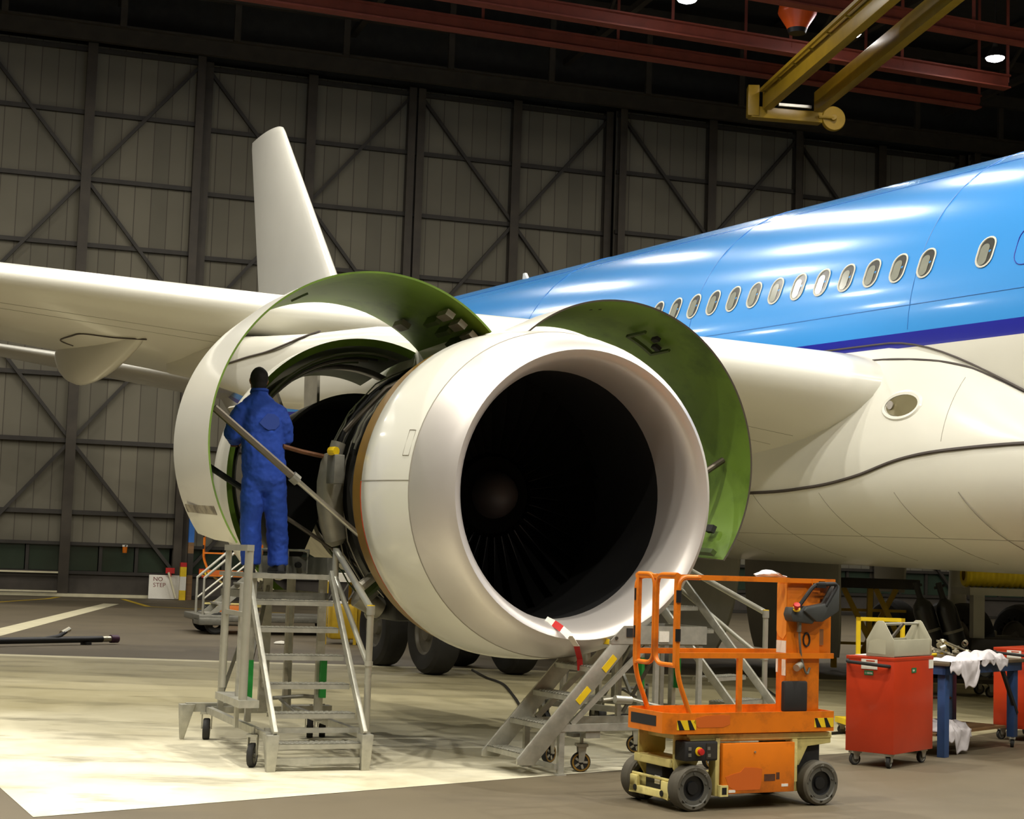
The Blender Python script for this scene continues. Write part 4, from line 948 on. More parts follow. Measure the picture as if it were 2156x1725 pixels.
for i in range(7):
    t_ = i / 6; w_ = .09 * math.sin(PI * min(.97, .08 + t_)) + .012
    ringsb.append([(-.14 + .28 * t_ + rr.uniform(-.012, .012), w_ * math.cos(a) * .6 + rr.uniform(-.008, .008), .003 + (w_ * .42 * (1 + math.sin(a))) * .62 + (rr.uniform(0, .006))) for a in [2 * PI * k / 12 for k in range(12)]])
bg_ = bag.loft(ringsb).build('plastic_sheet', 'plastic', None, smooth=False); bg_.location = Vector((1.41, 12.22, 1.7005)) + Vector((math.cos(R(28)), math.sin(R(28)), 0)) * .72 + Vector((-math.sin(R(28)), math.cos(R(28)), 0)) * .1; bg_.rotation_euler = (0, 0, R(28))
tag(bg_, 'crumpled clear plastic sheet lying on top of the orange lift', 'plastic sheet')

# ------------------------------------------------------------------ tool cabinets, toolbox, work table
def cabinet(label, loc, rz):
    t = thing('tool_cabinet', label, 'cabinet', loc, rz, 'red tool cabinets on casters')
    m = MB(); m.box(-.477, 0, 0, .86, .13, .985); m.build('body', 'red_cabinet', t, bevel=.006)
    m = MB(); m.box(-.479, .002, -.002, .862, .965, 1.0); m.build('lid', 'red_cabinet', t, bevel=.004)
    m = MB(); m.tube(fillet([(-.46, 0, .955), (-.44, -.06, .945), (-.06, -.06, .925), (-.045, 0, .92)], .05, 5), .016, 10); m.build('push_handle', 'black_soft', t)
    m = MB(); m.box(-.325, -.165, -.004, -.001, .885, .975); l_ = m.build('label', 'white_label', t)
    m = MB(); m.box(-.275, -.19, -.006, -.003, .955, .966); m.build('label_heading', 'red_line', l_)
    for (p, w_, txt, face) in (((-.295, -.004, .83), .09, '118006', 0), ((.004, .37, .855), .07, '1804', 1)):
        m = MB()
        if face == 0: m.box(p[0], p[0] + w_, -.004, -.001, p[2], p[2] + .042)
        else: m.box(.001, .004, p[1], p[1] + w_ + .03, p[2], p[2] + .045)
        g_ = m.build('number_label', 'green_label', t)
        text('number', txt, .026, 'white_label', t, (p[0] + .006, -.005, p[2] + .011) if face == 0 else (.005, p[1] + .01, p[2] + .012), (PI / 2, 0, 0) if face == 0 else (PI / 2, 0, PI / 2), .0005)
    m = MB(); m.box(.001, .004, .75, .85, .885, .965); m.build('label', 'white_label', t)
    for x, y, a in ((-.41, .06, 60), (-.07, .06, 100), (-.08, .78, 80), (-.41, .8, 80)): caster(t, x, y, .055, .035, .13, R(a))
    return t
cabinet('red tool cabinet in front with a grey toolbox on its lid', (3.55, 15.25, 0), R(-38))
cabinet('red tool cabinet half hidden behind the blue work table', (5.76, 18.15, 0), R(-38))
cl_rot = R(-38)
t = thing('toolbox', 'open grey wooden toolbox with rod handle on the red cabinet', 'toolbox', (3.55, 15.25, 1.004), cl_rot)
m = MB(); m.box(-.275, -.02, .02, .83, 0, .012); m.box(-.275, -.263, .02, .83, .0, .155); m.box(-.032, -.02, .02, .83, 0, .155); m.build('tray', 'toolbox_grey', t, bevel=.003)
for y in (.01, .824):
    pl_ = [(-.285, 0), (-.01, 0), (-.01, .15), (-.02, .165), (-.105, .31), (-.125, .325), (-.17, .325), (-.19, .31), (-.275, .165), (-.285, .15)]
    m = MB(); m.prism(pl_, (0, y, 0), (1, 0, 0), (0, 0, 1), (0, .016, 0)); e_ = m.build('end_board', 'toolbox_grey', t, bevel=.003)
    if y < .1: m = MB(); m.prism([(-.27, .03), (-.09, .02), (-.09, .15), (-.18, .16), (-.25, .14)], (0, y - .0015, 0), (1, 0, 0), (0, 0, 1), (0, .002, 0)); m.build('paint_patch', 'toolbox_patch', e_)
m = MB(); m.cyl((-.147, .02, .295), (-.147, .83, .295), .014, 12); m.build('handle_rod', 'alu_tube', t)
m = MB(); m.bar((-.20, .1, .02), (-.11, .42, .30), .022, .022); tt = m.build('pry_bar', 'rod_steel', None); tt.location = (3.55, 15.25, 1.003); tt.rotation_euler = (0, 0, cl_rot)
tag(tt, 'dark metal bar leaning out of the grey toolbox against its handle', 'bar')
pp = MB(); pp.box(-.44, -.3, .1, .36, 0, .004); pp_ = pp.build('paper_sheet', 'white_label', None, smooth=False); pp_.location = (3.55, 15.25, 1.002); pp_.rotation_euler = (0, 0, cl_rot)
tag(pp_, 'white paper sheet lying on the red cabinet beside the toolbox', 'paper')

TL = Vector((4.299, 16.366, 0)); TR = R(49)
t = thing('work_table', 'blue steel work table with wooden lower shelf beside the red cabinets', 'table', TL, TR)
m = MB(); m.box(-.06, 1.76, -.06, .78, .885, .92); m.build('tabletop', 'table_top', t, bevel=.004)
m = MB(); m.box(-.04, 1.72, -.03, .0, .80, .885); m.box(-.04, 1.72, .72, .75, .80, .885); m.box(-.04, -.01, -.03, .75, .80, .885); m.box(1.69, 1.72, -.03, .75, .80, .885); m.build('apron', 'table_blue', t)
for x, y in ((.045, .03), (1.62, .03), (.045, .7), (1.62, .72)):
    z0 = 0 if x < 1 and y < .5 else .11
    m = MB(); m.box(x - .05, x + .05, y - .04, y + .04, z0, .885); m.build('leg', 'table_blue', t, bevel=.004)
    if z0: caster(t, x, y, .045, .03, .11, R(30))
m = MB(); m.box(-.02, 1.58, .08, .68, .20, .225); m.build('lower_shelf', 'wood', t)
m = MB(); m.bar((1.3, .0, .82), (1.66, .0, .35), .03, .04); m.build('brace', 'black_soft', t)
m = MB(); m.cyl((.1, .7, .52), (1.62, .7, .46), .014, 8); m.build('stretcher', 'rod_steel', t)
def tp(x, y, z): c, s_ = math.cos(TR), math.sin(TR); return Vector((TL.x + c * x - s_ * y, TL.y + s_ * x + c * y, z))
def rag(name, lab, x0, x1, y0, y1, zt, edge_y, drop, seed, lump=.03, dropx=(.0, 1.)):
    """cloth sheet lying on a surface and hanging over its near edge"""
    r_ = random.Random(seed); ph = [r_.uniform(0, 6) for _ in range(8)]; nx, ny = 34, 40; q = MB(); V = []
    L = (y1 - edge_y) + drop
    for j in range(ny + 1):
        for i in range(nx + 1):
            u, v = i / nx, j / ny; x = x0 + (x1 - x0) * u; s_ = v * L
            n1 = math.sin(u * 9 + ph[0] + v * 3) * .5 + math.sin(v * 11 + ph[1] + u * 5) * .4 + math.sin((u + v) * 17 + ph[2]) * .25 + math.sin((u - v) * 23 + ph[3]) * .15
            ridge = abs(math.sin(u * 6 + ph[4] + math.sin(v * 4 + ph[5])))
            x += .03 * math.sin(v * 5 + ph[6]) + .012 * math.sin(v * 13 + ph[7])
            dl = drop * (.45 + .55 * math.sin(PI * min(1, max(0, (u - dropx[0]) / (dropx[1] - dropx[0]))) ) ** .5 if dropx[0] < u < dropx[1] else .45) + .02 * math.sin(u * 21 + ph[1])
            top = y1 - edge_y; s2 = v * (top + dl)
            if s2 < top: y, z = y1 - s2 + .015 * n1, zt + .006 + lump * (.35 + .5 * ridge + .3 * max(-.8, n1)) * min(1, u * 8, (1 - u) * 8, v * 8 + .1)
            else:
                o = s2 - top; y, z = edge_y - .012 - .02 * ridge - .012 * n1, zt + .012 - o + .01 * n1
                if o < .02: z = zt + .012
            V.append(tp(x, y, z))
    F = [(j * (nx + 1) + i, j * (nx + 1) + i + 1, (j + 1) * (nx + 1) + i + 1, (j + 1) * (nx + 1) + i) for j in range(ny) for i in range(nx)]
    q.add(V, F); o_ = q.build(name, 'cloth_white', None, ang=80, solid=.004); return tag(o_, lab, 'rag', 'white rags on the work table')
rag('rag', 'white rag at the near corner of the blue table, hanging over its edge', .0, .62, -.07, .22, .92, -.07, .26, 3, .035, (.3, 1.))
rag('rag', 'white crumpled rag on the blue table, drooping at the right of the pile', .68, 1.24, -.07, .22, .922, -.07, .1, 8, .085, (.5, 1.))
rag('rag', 'white rag spilling over the wooden lower shelf of the table', .12, .68, -.02, .42, .227, .06, .22, 12, .1, (.3, .9))
# tools in a heap on the table
rt = random.Random(11)
def tool_wrench(): m = MB(); m.bar((-.09, 0, .008), (.09, 0, .008), .016, .008); m.lathe([(0, .014), (0, .024), (.01, .024), (.01, .014)], (.1, 0, .003), (0, 0, 1), (1, 0, 0), 14, loop=True); m.prism([(-.13, .02), (-.1, .022), (-.085, .008), (-.085, -.008), (-.1, -.022), (-.13, -.02), (-.11, -.008), (-.11, .008)], (0, 0, .003), (1, 0, 0), (0, 1, 0), (0, 0, .01)); return m
def tool_socket(): m = MB(); m.lathe([(0, .018), (.05, .018), (.05, .012), (.02, .012)], (0, 0, .018), (1, 0, 0), (0, 1, 0), 14); return m
def tool_driver(): m = MB(); m.lathe([(0, .0), (0, .013), (.09, .015), (.1, .006)], (0, 0, .016), (1, 0, 0), (0, 1, 0), 12, mi=1); m.cyl((.1, 0, .016), (.22, 0, .016), .004, 8); return m
protos = {'wrench': tool_wrench().build('wrench', 'tool_steel'), 'socket': tool_socket().build('socket', 'tool_steel'), 'screwdriver': tool_driver().build('screwdriver', ['tool_steel', 'yellow'])}
spots = [('wrench', .55, .50, .3), ('socket', .42, .58, 1.2), ('screwdriver', .76, .47, 2.6), ('wrench', .7, .60, 2.2), ('socket', .9, .58, .2), ('screwdriver', 1.06, .5, .9), ('wrench', 1.24, .42, 1.4), ('socket', 1.16, .62, 2.0), ('screwdriver', 1.36, .30, .15), ('wrench', 1.4, .5, .7)]
words_ = {'wrench': ['steel wrench lying left of the rag pile on the table', 'steel wrench behind the white rags on the table', 'steel wrench right of the rag pile on the table', 'steel wrench nearest the right end of the table'],
          'socket': ['small steel socket lying at the back left of the tools', 'small steel socket lying in the middle of the tools', 'small steel socket lying at the back right of the tools'],
          'screwdriver': ['yellow handled screwdriver left in the heap of tools', 'yellow handled screwdriver between the rags and sockets', 'yellow handled screwdriver at the right front of the tools']}
cnt = {}
for k, x, y, a in spots:
    i = cnt.get(k, 0); cnt[k] = i + 1; o = protos[k] if i == 0 else protos[k].copy()
    if i: COL.objects.link(o)
    o.location = tp(x, y, .925 + .012 * (i % 2)); o.rotation_euler = (0, 0, TR + a); o.scale = (1.5, 1.5, 1.6); tag(o, words_[k][i], 'tool', 'hand tools on the work table')
for k in range(16):
    kd = ('wrench', 'socket', 'wrench', 'socket')[k % 4]; o = protos[kd].copy(); COL.objects.link(o); o.scale = (1.5, 1.5, 1.8)
    o.location = tp(.2 + 1.15 * ((k * .37) % 1) , .34 + .3 * ((k * .61) % 1), .965 + .03 * (k % 3)); o.rotation_euler = (.2 * math.sin(k), .35 * math.cos(k * 1.7), TR + k * 1.3)
    tag(o, 'shiny steel %s piled loosely in the heap of tools on the table' % kd, 'tool', 'loose %s pieces in the tool heap' % kd)
t = thing('ratchet_tool', 'chunky yellow and steel ratchet standing among the tools', 'tool', tp(.62, .66, .92), TR + .5)
m = MB(); m.cyl((0, 0, 0), (0, 0, .03), .035, 16); m.cyl((0, 0, .03), (0, 0, .075), .022, 14); m.build('head', 'yellow', t); m = MB(); m.cyl((.02, 0, .05), (.24, 0, .075), .012, 10); m.build('shaft', 'tool_steel', t)
m = MB(); m.box(-.08, .08, -.05, .05, 0, .03); m.box(-.06, .06, -.035, .035, .03, .045); o = m.build('steel_tray', 'tool_steel', None, bevel=.004); o.location = tp(.4, .47, .921); o.rotation_euler = (0, 0, TR); tag(o, 'small shiny steel tray among the tools on the table', 'tray')

# ------------------------------------------------------------------ things on the floor and farther back
def cable(label, pts, r=.012, m='black'):
    P = [Vector(p) for p in pts]; out = []
    for i in range(len(P) - 1):
        a, b_, c, d = P[max(0, i - 1)], P[i], P[i + 1], P[min(len(P) - 1, i + 2)]
        for k in range(6):
            t = k / 6; out.append(.5 * ((2 * b_) + (c - a) * t + (2 * a - 5 * b_ + 4 * c - d) * t * t + (3 * b_ - a - 3 * c + d) * t ** 3))
    out.append(P[-1])
    return tag(MB().tube(out, r, 8).build('cable', m), label, 'cable', 'black cables on the floor')
cable('black cable running from the landing gear to the low step platform', [(-.5, 26.9, .02), (-.25, 25.2, .02), (0, 24, .02), (.15, 21.8, .02), (.27, 19.8, .02), (.5, 19.0, .02), (1.0, 19.15, .02), (1.5, 19.8, .02), (2.2, 20.6, .02)], .018)
cable('black cable on the floor between the orange lift and red cabinet', [(3.9, 25.2, .02), (3.75, 22.4, .02), (3.6, 19.9, .02), (3.35, 18.6, .02), (3.45, 18.2, .02), (3.9, 18.6, .02), (4.2, 18.9, .02)], .016)
t = thing('tow_bar', 'long black tow bar lying on the floor at the far left', 'tow bar', (-7.25, 31.1, 0), math.atan2(-1.87, -1.55))
m = MB(); m.tube([(.25, 0, .1), (3.5, 0, .1)], .06, 12); m.build('tube', 'black', t); m = MB(); m.cyl((.02, 0, .1), (.26, 0, .1), .055, 12); m.build('sleeve', 'tool_steel', t); m = MB(); m.cyl((-.1, 0, .1), (.06, 0, .1), .075, 12); m.build('end_fitting', 'plum', t) if mat('plum', rgb(70, 30, 60), .5) else 0
m = MB(); m.tube([(1.5, 0, .12), (1.2, .0, .16), (.95, -.1, .26)], .04, 10); b_ = m.build('branch_arm', 'black', t); m = MB(); m.cyl((1.1, -.06, .21), (.9, -.12, .28), .05, 10); m.build('clevis', 'tool_steel', b_)
m = MB()
for s_ in (.6, 3.0): m.box(s_ - .05, s_ + .05, -.1, .1, 0, .05)
m.build('skid', 'black_soft', t)
m = MB(); m.lathe([(0, .0), (0, .13), (.02, .15), (.05, .12), (.07, 0)], (-4.39, 33.03, 0), (0, 0, 1), (1, 0, 0), 14); o = m.build('paper_scrap', 'white_label'); tag(o, 'white scrap lying on the floor behind the rolling stairs', 'scrap')

# bollard, sign, pole by the hangar doors
def wthing(name, label, cat, w_, n_, group=None): return thing(name, label, cat, wp(w_, n_, 0), WALL_RZ, group)
t = wthing('bollard', 'yellow and white bollard with red top by the hangar doors', 'bollard', 3.18, .75)
for z0, z1, mm in ((0, .35, 'yellow'), (.35, .85, 'white_label'), (.85, 1.2, 'yellow'), (1.2, 1.36, 'red')):
    m = MB(); m.box(-.11, .11, -.11, .11, z0, z1); m.build('band', mm, t)
t = wthing('warning_board', 'white board reading NO STEP leaning by the yellow bollard', 'sign', 2.0, .45)
m = MB(); m.hexa([(0, -.1, 0.02), (1.1, -.1, .02), (1.1, 0, .02), (0, 0, .02), (.02, .1, .88), (1.1, .1, .88), (1.1, .14, .88), (.02, .14, .88)]); m.build('board', 'white_label', t)
text('lettering', 'NO\nSTEP', .22, 'sign_red', t, (.16, .045, .66), (PI / 2 - .21, 0, 0), .002) if mat('sign_red', rgb(120, 46, 36), .6) else 0
m = MB(); m.bar((.66, -.42, .98), (.94, -.55, .06), .06, .16, up=(0, 1, 0)); o = m.build('plank', 'line_cream'); o.location = wp(2.0, .3, 0); o.rotation_euler = (0, 0, WALL_RZ); tag(o, 'pale plank leaning in front of the NO STEP board', 'plank')
t = wthing('door_post', 'tall post painted blue on top beside the left engine cowl', 'post', 3.45, .45)
for z0, z1, mm in ((0, .9, 'wood'), (.9, 1.7, 'steel_dark'), (1.7, 2.1, 'wood'), (2.1, 3.9, 'pole_blue')): m = MB(); m.box(-.1, .1, -.1, .1, z0, z1); m.build('section', mm, t)
for w_, lab in ((2.75, 'red alarm box left of the bollard on the hangar door'), (3.95, 'red alarm box right of the blue post on the hangar door')):
    m = MB(); m.box(-.16, .16, -.08, .02, .95, 1.15); m.box(-.05, .05, -.06, .0, .82, .95); o = m.build('alarm_box', 'red'); o.location = wp(w_, .4, 0); o.rotation_euler = (0, 0, WALL_RZ); tag(o, lab, 'alarm box', 'red boxes on the hangar doors')
t = wthing('beacon', 'small red warning beacon hanging above the door windows', 'beacon', 1.1, .35)
m = MB(); m.cyl((0, 0, 1.86), (0, 0, 1.93), .1, 12); m.build('cap', 'white_label', t); m = MB(); m.cyl((0, 0, 1.64), (0, 0, 1.86), .08, 12, .09); m.build('lens', 'orange', t); m = MB(); m.bar((0, 0, 1.9), (0, -.4, 1.9), .04, .04); m.build('arm', 'steel_dark', t)
t = wthing('open_kick_frame', 'white framed opening low on the leftmost hangar door', 'frame', -3.3, .42)
m = MB(); m.box(-.1, 2.1, -.04, .04, .84, .9); m.box(-.1, 2.1, -.04, .04, .16, .22); m.box(-1.2, -.1, -.04, .04, .16, .9); m.build('bars', 'line_cream', t)

# distant boarding stair by the far lift
t = thing('boarding_stair', 'distant grey stair truck partly hidden behind the tall rolling stairs', 'stairs', (-6.5, 36.0, 0), R(20))
m = MB(); m.box(-.1, 3.6, -.1, 1.9, .28, .42); m.box(-.1, .5, -.15, .6, .2, .36); m.build('base', 'galv_dark', t, bevel=.03)
for i in range(5): m = MB(); m.box(.05 + .25 * i, .35 + .25 * i, 0, .9, .42 + .22 * i, .46 + .22 * i); m.build('tread', 'galv', t)
for y in (0, .9):
    m = MB(); m.tube([(.0, y, .3), (.0, y, 1.2), (1.0, y, 2.1), (2.2, y, 2.1)], .03, 8); m.tube([(.0, y, .75), (1.0, y, 1.6)], .022, 8); m.tube([(1.1, y, .4), (1.1, y, 2.1)], .025, 8); m.build('handrail', 'alu_tube', t)
    m = MB(); m.bar((.05, y, .3), (1.4, y, 1.5), .03, .12); m.build('stringer', 'galv', t)
m = MB(); m.box(1.3, 2.6, 0, .9, 1.45, 1.52); m.build('deck', 'galv', t)
m = MB(); m.box(2.9, 3.4, .2, 1.2, .42, .75); m.build('engine_cover', 'white_label', t, bevel=.03)
for x in (.3, 3.1):
    for y in (.05, 1.6): m = MB(); m.lathe([(-.08, .1), (-.08, .2), (-.05, .24), (.05, .24), (.08, .2), (.08, .1)], (x, y, .24), (0, 1, 0), (1, 0, 0), 24); m.build('wheel', 'rubber', t)
t = thing('scaffold_platform', 'pale lattice scaffold with yellow frame standing behind the landing gear', 'scaffold', (-3.6, 33.6, 0), R(12))
m = MB(); m.box(0, 1.1, 0, 1.2, 1.25, 1.42); m.build('deck', 'white_label', t)
for k in range(5): m = MB(); m.bar((.05 + .2 * k, 0, .9), (.25 + .2 * k, 0, 1.25), .025, .025); m.build('lattice_bar', 'galv_dark', t)
for x in (0, .6, 1.1):
    for y in (0, 1.1): m = MB(); m.box(x - .03, x + .03, y - .03, y + .03, 0, 1.25); m.build('post', 'yellow_dull', t)
m = MB(); m.box(.1, .9, .05, .6, .1, .8); m.build('yellow_tank', 'yellow_dull', t, bevel=.05)
# yellow rack, gas bottles, jack and duct seen under the belly
t = thing('tube_rack', 'bright yellow square tube frame standing behind the red cabinet', 'rack', (3.80, 18.0, 0), R(6))
for x in (0, .49): m = MB(); m.box(x - .02, x + .02, -.02, .02, .18, 1.29); m.build('upright', 'yellow', t)
m = MB(); m.box(-.02, .51, -.02, .02, 1.25, 1.29); m.build('top_bar', 'yellow', t); m = MB(); m.box(-.06, .55, -.05, .6, .12, .18); m.build('base', 'yellow', t)
for x in (0, .49):
    for y in (.0, .55): caster(t, x, y, .045, .03, .12, 0)
t = thing('bottle_cart', 'trolley frame under the leaning black gas bottles', 'trolley', (6.3, 25.0, 0), R(0))
m = MB(); m.box(-.25, 1.0, -.3, .5, .2, .26); m.build('bed', 'steel_dark', t)
for x in (-.15, .9):
    for y in (-.2, .4): caster(t, x, y, .08, .05, .2, 0)
for x, lab in ((.02, 'left of two leaning black gas bottles under the belly'), (.36, 'right of two leaning black gas bottles under the belly')):
    t = thing('gas_bottle', lab, 'gas bottle', (6.3 + x + .2, 24.93, .30), 0, 'black gas bottles under the belly'); t.rotation_euler = (0, R(-17), 0)
    m = MB(); m.lathe([(0, 0), (0, .145), (.02, .155), (1.0, .155), (1.09, .13), (1.15, .07), (1.18, .05), (1.18, 0)], (0, 0, 0), (0, 0, 1), (1, 0, 0), 28); m.build('cylinder', 'bottle_black', t)
    m = MB(); m.lathe([(.66, .157), (.66, .165), (.70, .165), (.70, .157)], (0, 0, 0), (0, 0, 1), (1, 0, 0), 28); m.build('strap', 'galv_dark', t)
    m = MB(); m.cyl((0, 0, 1.18), (0, 0, 1.42), .045, 12); m.cyl((-.08, 0, 1.36), (.08, 0, 1.36), .02, 8); m.build('valve', 'black_soft', t)
t = thing('aircraft_jack', 'dull yellow tripod stand with dark top under the belly', 'stand', (6.6, 30.3, 0), R(5))
m = MB(); m.box(-.75, .85, -.25, .35, 1.5, 1.68); m.build('top_beam', 'steel_dark', t, bevel=.02)
for p, q in (((-.5, 0, 1.5), (.25, -.1, .05)), ((.1, 0, 1.5), (.8, -.1, .05)), ((.0, 0, 1.5), (.0, .1, .05)), ((.55, .2, 1.5), (-.2, .3, .05)), ((-.6, .2, 1.5), (-.6, .2, .05))):
    m = MB(); m.bar(p, q, .09, .09); m.build('leg', 'yellow_dull', t)
for z in (.5, 1.1): m = MB(); m.bar((-.6, .1, z), (.7, .1, z), .05, .05); m.build('cross_bar', 'yellow_dull', t)
t = thing('air_duct', 'yellow ribbed air duct lying along the top of a grey cart', 'duct', (8.1, 29.6, 0), R(4))
m = MB(); prof = []
for i in range(57): prof.append((i * .05, .2 + (.018 if i % 2 else -.005)))
m.lathe([(0, .1)] + prof + [(2.8, .1)], (0, 0, 1.80), (1, 0, 0), (0, 1, 0), 24); m.build('hose', 'duct_yellow', t, ang=20)
t = thing('ground_cart', 'grey ground cart under the yellow air duct', 'cart', (8.1, 29.3, 0), R(4))
m = MB(); m.box(0, 2.7, -.1, .9, 1.45, 1.58); m.box(.1, .3, .0, .2, .3, 1.45); m.box(2.3, 2.5, .0, .2, .3, 1.45); m.build('frame', 'grey_door', t); m = MB(); m.box(.0, 2.7, -.15, .95, .35, .7); m.build('bed', 'steel_dark', t, bevel=.03)
for x in (.3, 2.3):
    for y in (0, .8): caster(t, x, y, .15, .08, .35, 0)

# overhead crane
t = thing('overhead_crane', 'yellow overhead crane bridge with twin girders under the roof', 'crane', (0, 0, 0))
def girder(a, b_, wd, ht, m_='crane_yellow'):
    a, b_ = Vector(a), Vector(b_); b_ = a + (b_ - a) * 1.9
    m = MB(); u = Vector((0, 0, ht / 2)); m.bar(a + u, b_ + u, wd, ht); return m.build('girder', m_, t, bevel=.02)
girder((8.66, 57.6, 18), (10.49, 45.9, 18), .32, .72); girder((10.5, 57.7, 18), (12.25, 45.74, 18), .32, .72)
m = MB(); m.bar((8.1, 57.85, 17.95), (10.7, 58.35, 17.95), .45, .4); m.box(8.0, 8.4, 57.6, 58.1, 17.8, 18.9); m.build('end_carriage', 'crane_yellow', t, bevel=.02)
m = MB(); m.bar((9.1, 57.75, 18.25), (10.3, 57.95, 18.25), .1, .1); m.build('tie_rod', 'alu_tube', t)
m = MB(); m.lathe([(-.1, 0), (-.1, .42), (-.05, .45), (.05, .45), (.1, .42), (.1, 0)], (11.15, 58.3, 17.95), (.2, -.98, 0), (.98, .2, 0), 32); wl = m.build('wheel', 'crane_yellow', t); m = MB(); m.cyl((11.15, 58.1, 17.95), (10.6, 58.1, 17.95), .06, 8); m.cyl((11.17, 58.22, 17.95), (11.13, 58.05, 17.95), .1, 12); m.build('axle', 'crane_yellow', wl)
m = MB(); a, b_ = Vector((8.39, 57.23, 18.6)), Vector((9.8, 47.67, 18.6)); b_ = a + (b_ - a) * 1.9; m.bar(a, b_, .09, .12)
for k in range(12): p = a.lerp(b_, k / 11); m.bar(p, p + Vector((.3, 0, -.1)), .05, .05)
m.build('walkway', 'crane_yellow', t)
t = thing('cone_shade', 'orange cone-shaped shade hanging from the roof left of the crane', 'shade', (8.95, 53.2, 19.5))
m = MB(); m.lathe([(0, .33), (.08, .36), (.5, .62), (.56, .64), (.8, .6), (.86, 0)], (0, 0, 0), (0, 0, 1), (1, 0, 0), 32); m.build('shade', 'orange_shade', t); m = MB(); m.lathe([(-.14, .0), (-.14, .28), (0, .33)], (0, 0, 0), (0, 0, 1), (1, 0, 0), 32); m.build('mouth', 'black', t); m = MB(); m.cyl((0, 0, .86), (0, 0, 5.8), .03, 8); m.build('hanger', 'steel_dark', t)

# warning ribbon over the inlet lip
def apt(a, o, u): return air.matrix_world @ Vector((a, o, u))
rp = [(-3.78, 10.045, EU - 1.075), (-3.8, 10.04, EU - 1.082), (-3.9, 10.034, EU - 1.1), (-4.0, 10.009, EU - 1.14), (-4.035, 9.951, EU - 1.195), (-3.98, 9.848, EU - 1.285), (-3.86, 9.744, EU - 1.4), (-3.855, 9.732, EU - 1.5)]
t = thing('warning_ribbon', 'red and white warning ribbon draped over the bottom of the inlet lip', 'ribbon', apt(*rp[0]))
for k in range(len(rp) - 1):
    a, b_ = apt(*rp[k]) - t.location, apt(*rp[k + 1]) - t.location; sd = Vector((.016, .022, .022)) if k < 4 else Vector((.025, .01, 0))
    q = MB(); th = Vector((.0, -.004, -.004)); q.hexa([a - sd, a + sd, b_ + sd, b_ - sd, a - sd + th, a + sd + th, b_ + sd + th, b_ - sd + th]); q.build('segment', ('white_label', 'white_label', 'red', 'white_label', 'white_label', 'red', 'red')[k], t)

# ------------------------------------------------------------------ the mechanic
PX = Vector((-1.50, 13.82, 0)) + Vector((math.cos(R(22)), math.sin(R(22)), 0)) * -.12 + Vector((-math.sin(R(22)), math.cos(R(22)), 0)) * 1.62
man = thing('person', 'person in blue overalls standing on the tall stairs, back turned, working on the engine', 'person', (PX.x, PX.y, 1.582), R(20))
def remesh(o, vox, smooth=4, disp=None):
    md = o.modifiers.new('r', 'REMESH'); md.mode = 'VOXEL'; md.voxel_size = vox; md.use_smooth_shade = True
    md = o.modifiers.new('s', 'SMOOTH'); md.factor = .5; md.iterations = smooth
    if disp:
        for k, (sz, st_) in enumerate(disp):
            tx = bpy.data.textures.new('folds%d' % k, 'CLOUDS'); tx.noise_scale = sz; tx.noise_depth = 2
            md = o.modifiers.new('d%d' % k, 'DISPLACE'); md.texture = tx; md.strength = st_; md.mid_level = .5; md.texture_coords = 'LOCAL'
def ering(cx, cy, z, rx, ry, n=20): return [(cx + rx * math.cos(2 * PI * i / n), cy + ry * math.sin(2 * PI * i / n), z) for i in range(n)]
LA = [(-.2, 0, 1.515), (-.275, -.005, 1.465), (-.33, -.01, 1.37), (-.35, .01, 1.25), (-.31, .13, 1.225), (-.265, .25, 1.22)]
RA = [(.0, 0, 1.515), (.07, -.005, 1.465), (.12, -.01, 1.37), (.145, .02, 1.24), (.135, .13, 1.20), (.125, .24, 1.17)]
LLg = [(-.12, 0, .92), (-.135, .0, .75), (-.14, .02, .48), (-.132, -.005, .25), (-.126, -.01, .07)]
RLg = [(.04, 0, .92), (.065, .0, .75), (.1, .02, .48), (.118, -.005, .25), (.126, -.01, .07)]
hx, hy = -.128, .02
# body: one continuous skin surface with head, neck, arms, hands and legs
m = MB()
m.loft([ering(-.035, 0, .80, .12, .09), ering(-.04, 0, .95, .14, .1), ering(-.06, 0, 1.1, .13, .09), ering(-.09, 0, 1.35, .16, .1), ering(-.1, 0, 1.5, .16, .09), ering(-.11, 0, 1.58, .07, .06), ering(-.12, .005, 1.66, .055, .06)])
m.loft([ering(hx, hy - .01, 1.60, .054, .06), ering(hx, hy + .02, 1.655, .05, .075), ering(hx, hy + .02, 1.675, .057, .088), ering(hx, hy + .01, 1.71, .067, .098), ering(hx, hy, 1.76, .073, .1), ering(hx, hy - .005, 1.81, .073, .1), ering(hx, hy - .008, 1.845, .06, .083), ering(hx, hy - .01, 1.868, .03, .045)])
m.tube([(hx, hy + .092, 1.775), (hx, hy + .112, 1.745), (hx, hy + .118, 1.73), (hx, hy + .1, 1.722)], [.008, .011, .015, .012], 8)     # nose
m.tube([(hx - .022, hy + .092, 1.7), (hx, hy + .1, 1.701), (hx + .022, hy + .092, 1.7)], .007, 6)                                      # mouth
m.tube([(hx - .05, hy + .078, 1.79), (hx, hy + .094, 1.787), (hx + .05, hy + .078, 1.79)], .008, 6)                                    # brow
for s_ in (-1, 1):
    m.tube([(hx + s_ * .072, hy - .012, 1.725), (hx + s_ * .08, hy - .018, 1.755), (hx + s_ * .076, hy - .01, 1.785)], [.009, .013, .01], 8)   # ears
for ch_, rr_ in ((LA, (.05, .055, .05, .042, .038, .03)), (RA, (.05, .055, .05, .042, .038, .03)), (LLg, (.085, .08, .058, .05, .04)), (RLg, (.085, .08, .058, .05, .04))): m.tube(ch_, list(rr_), 12)
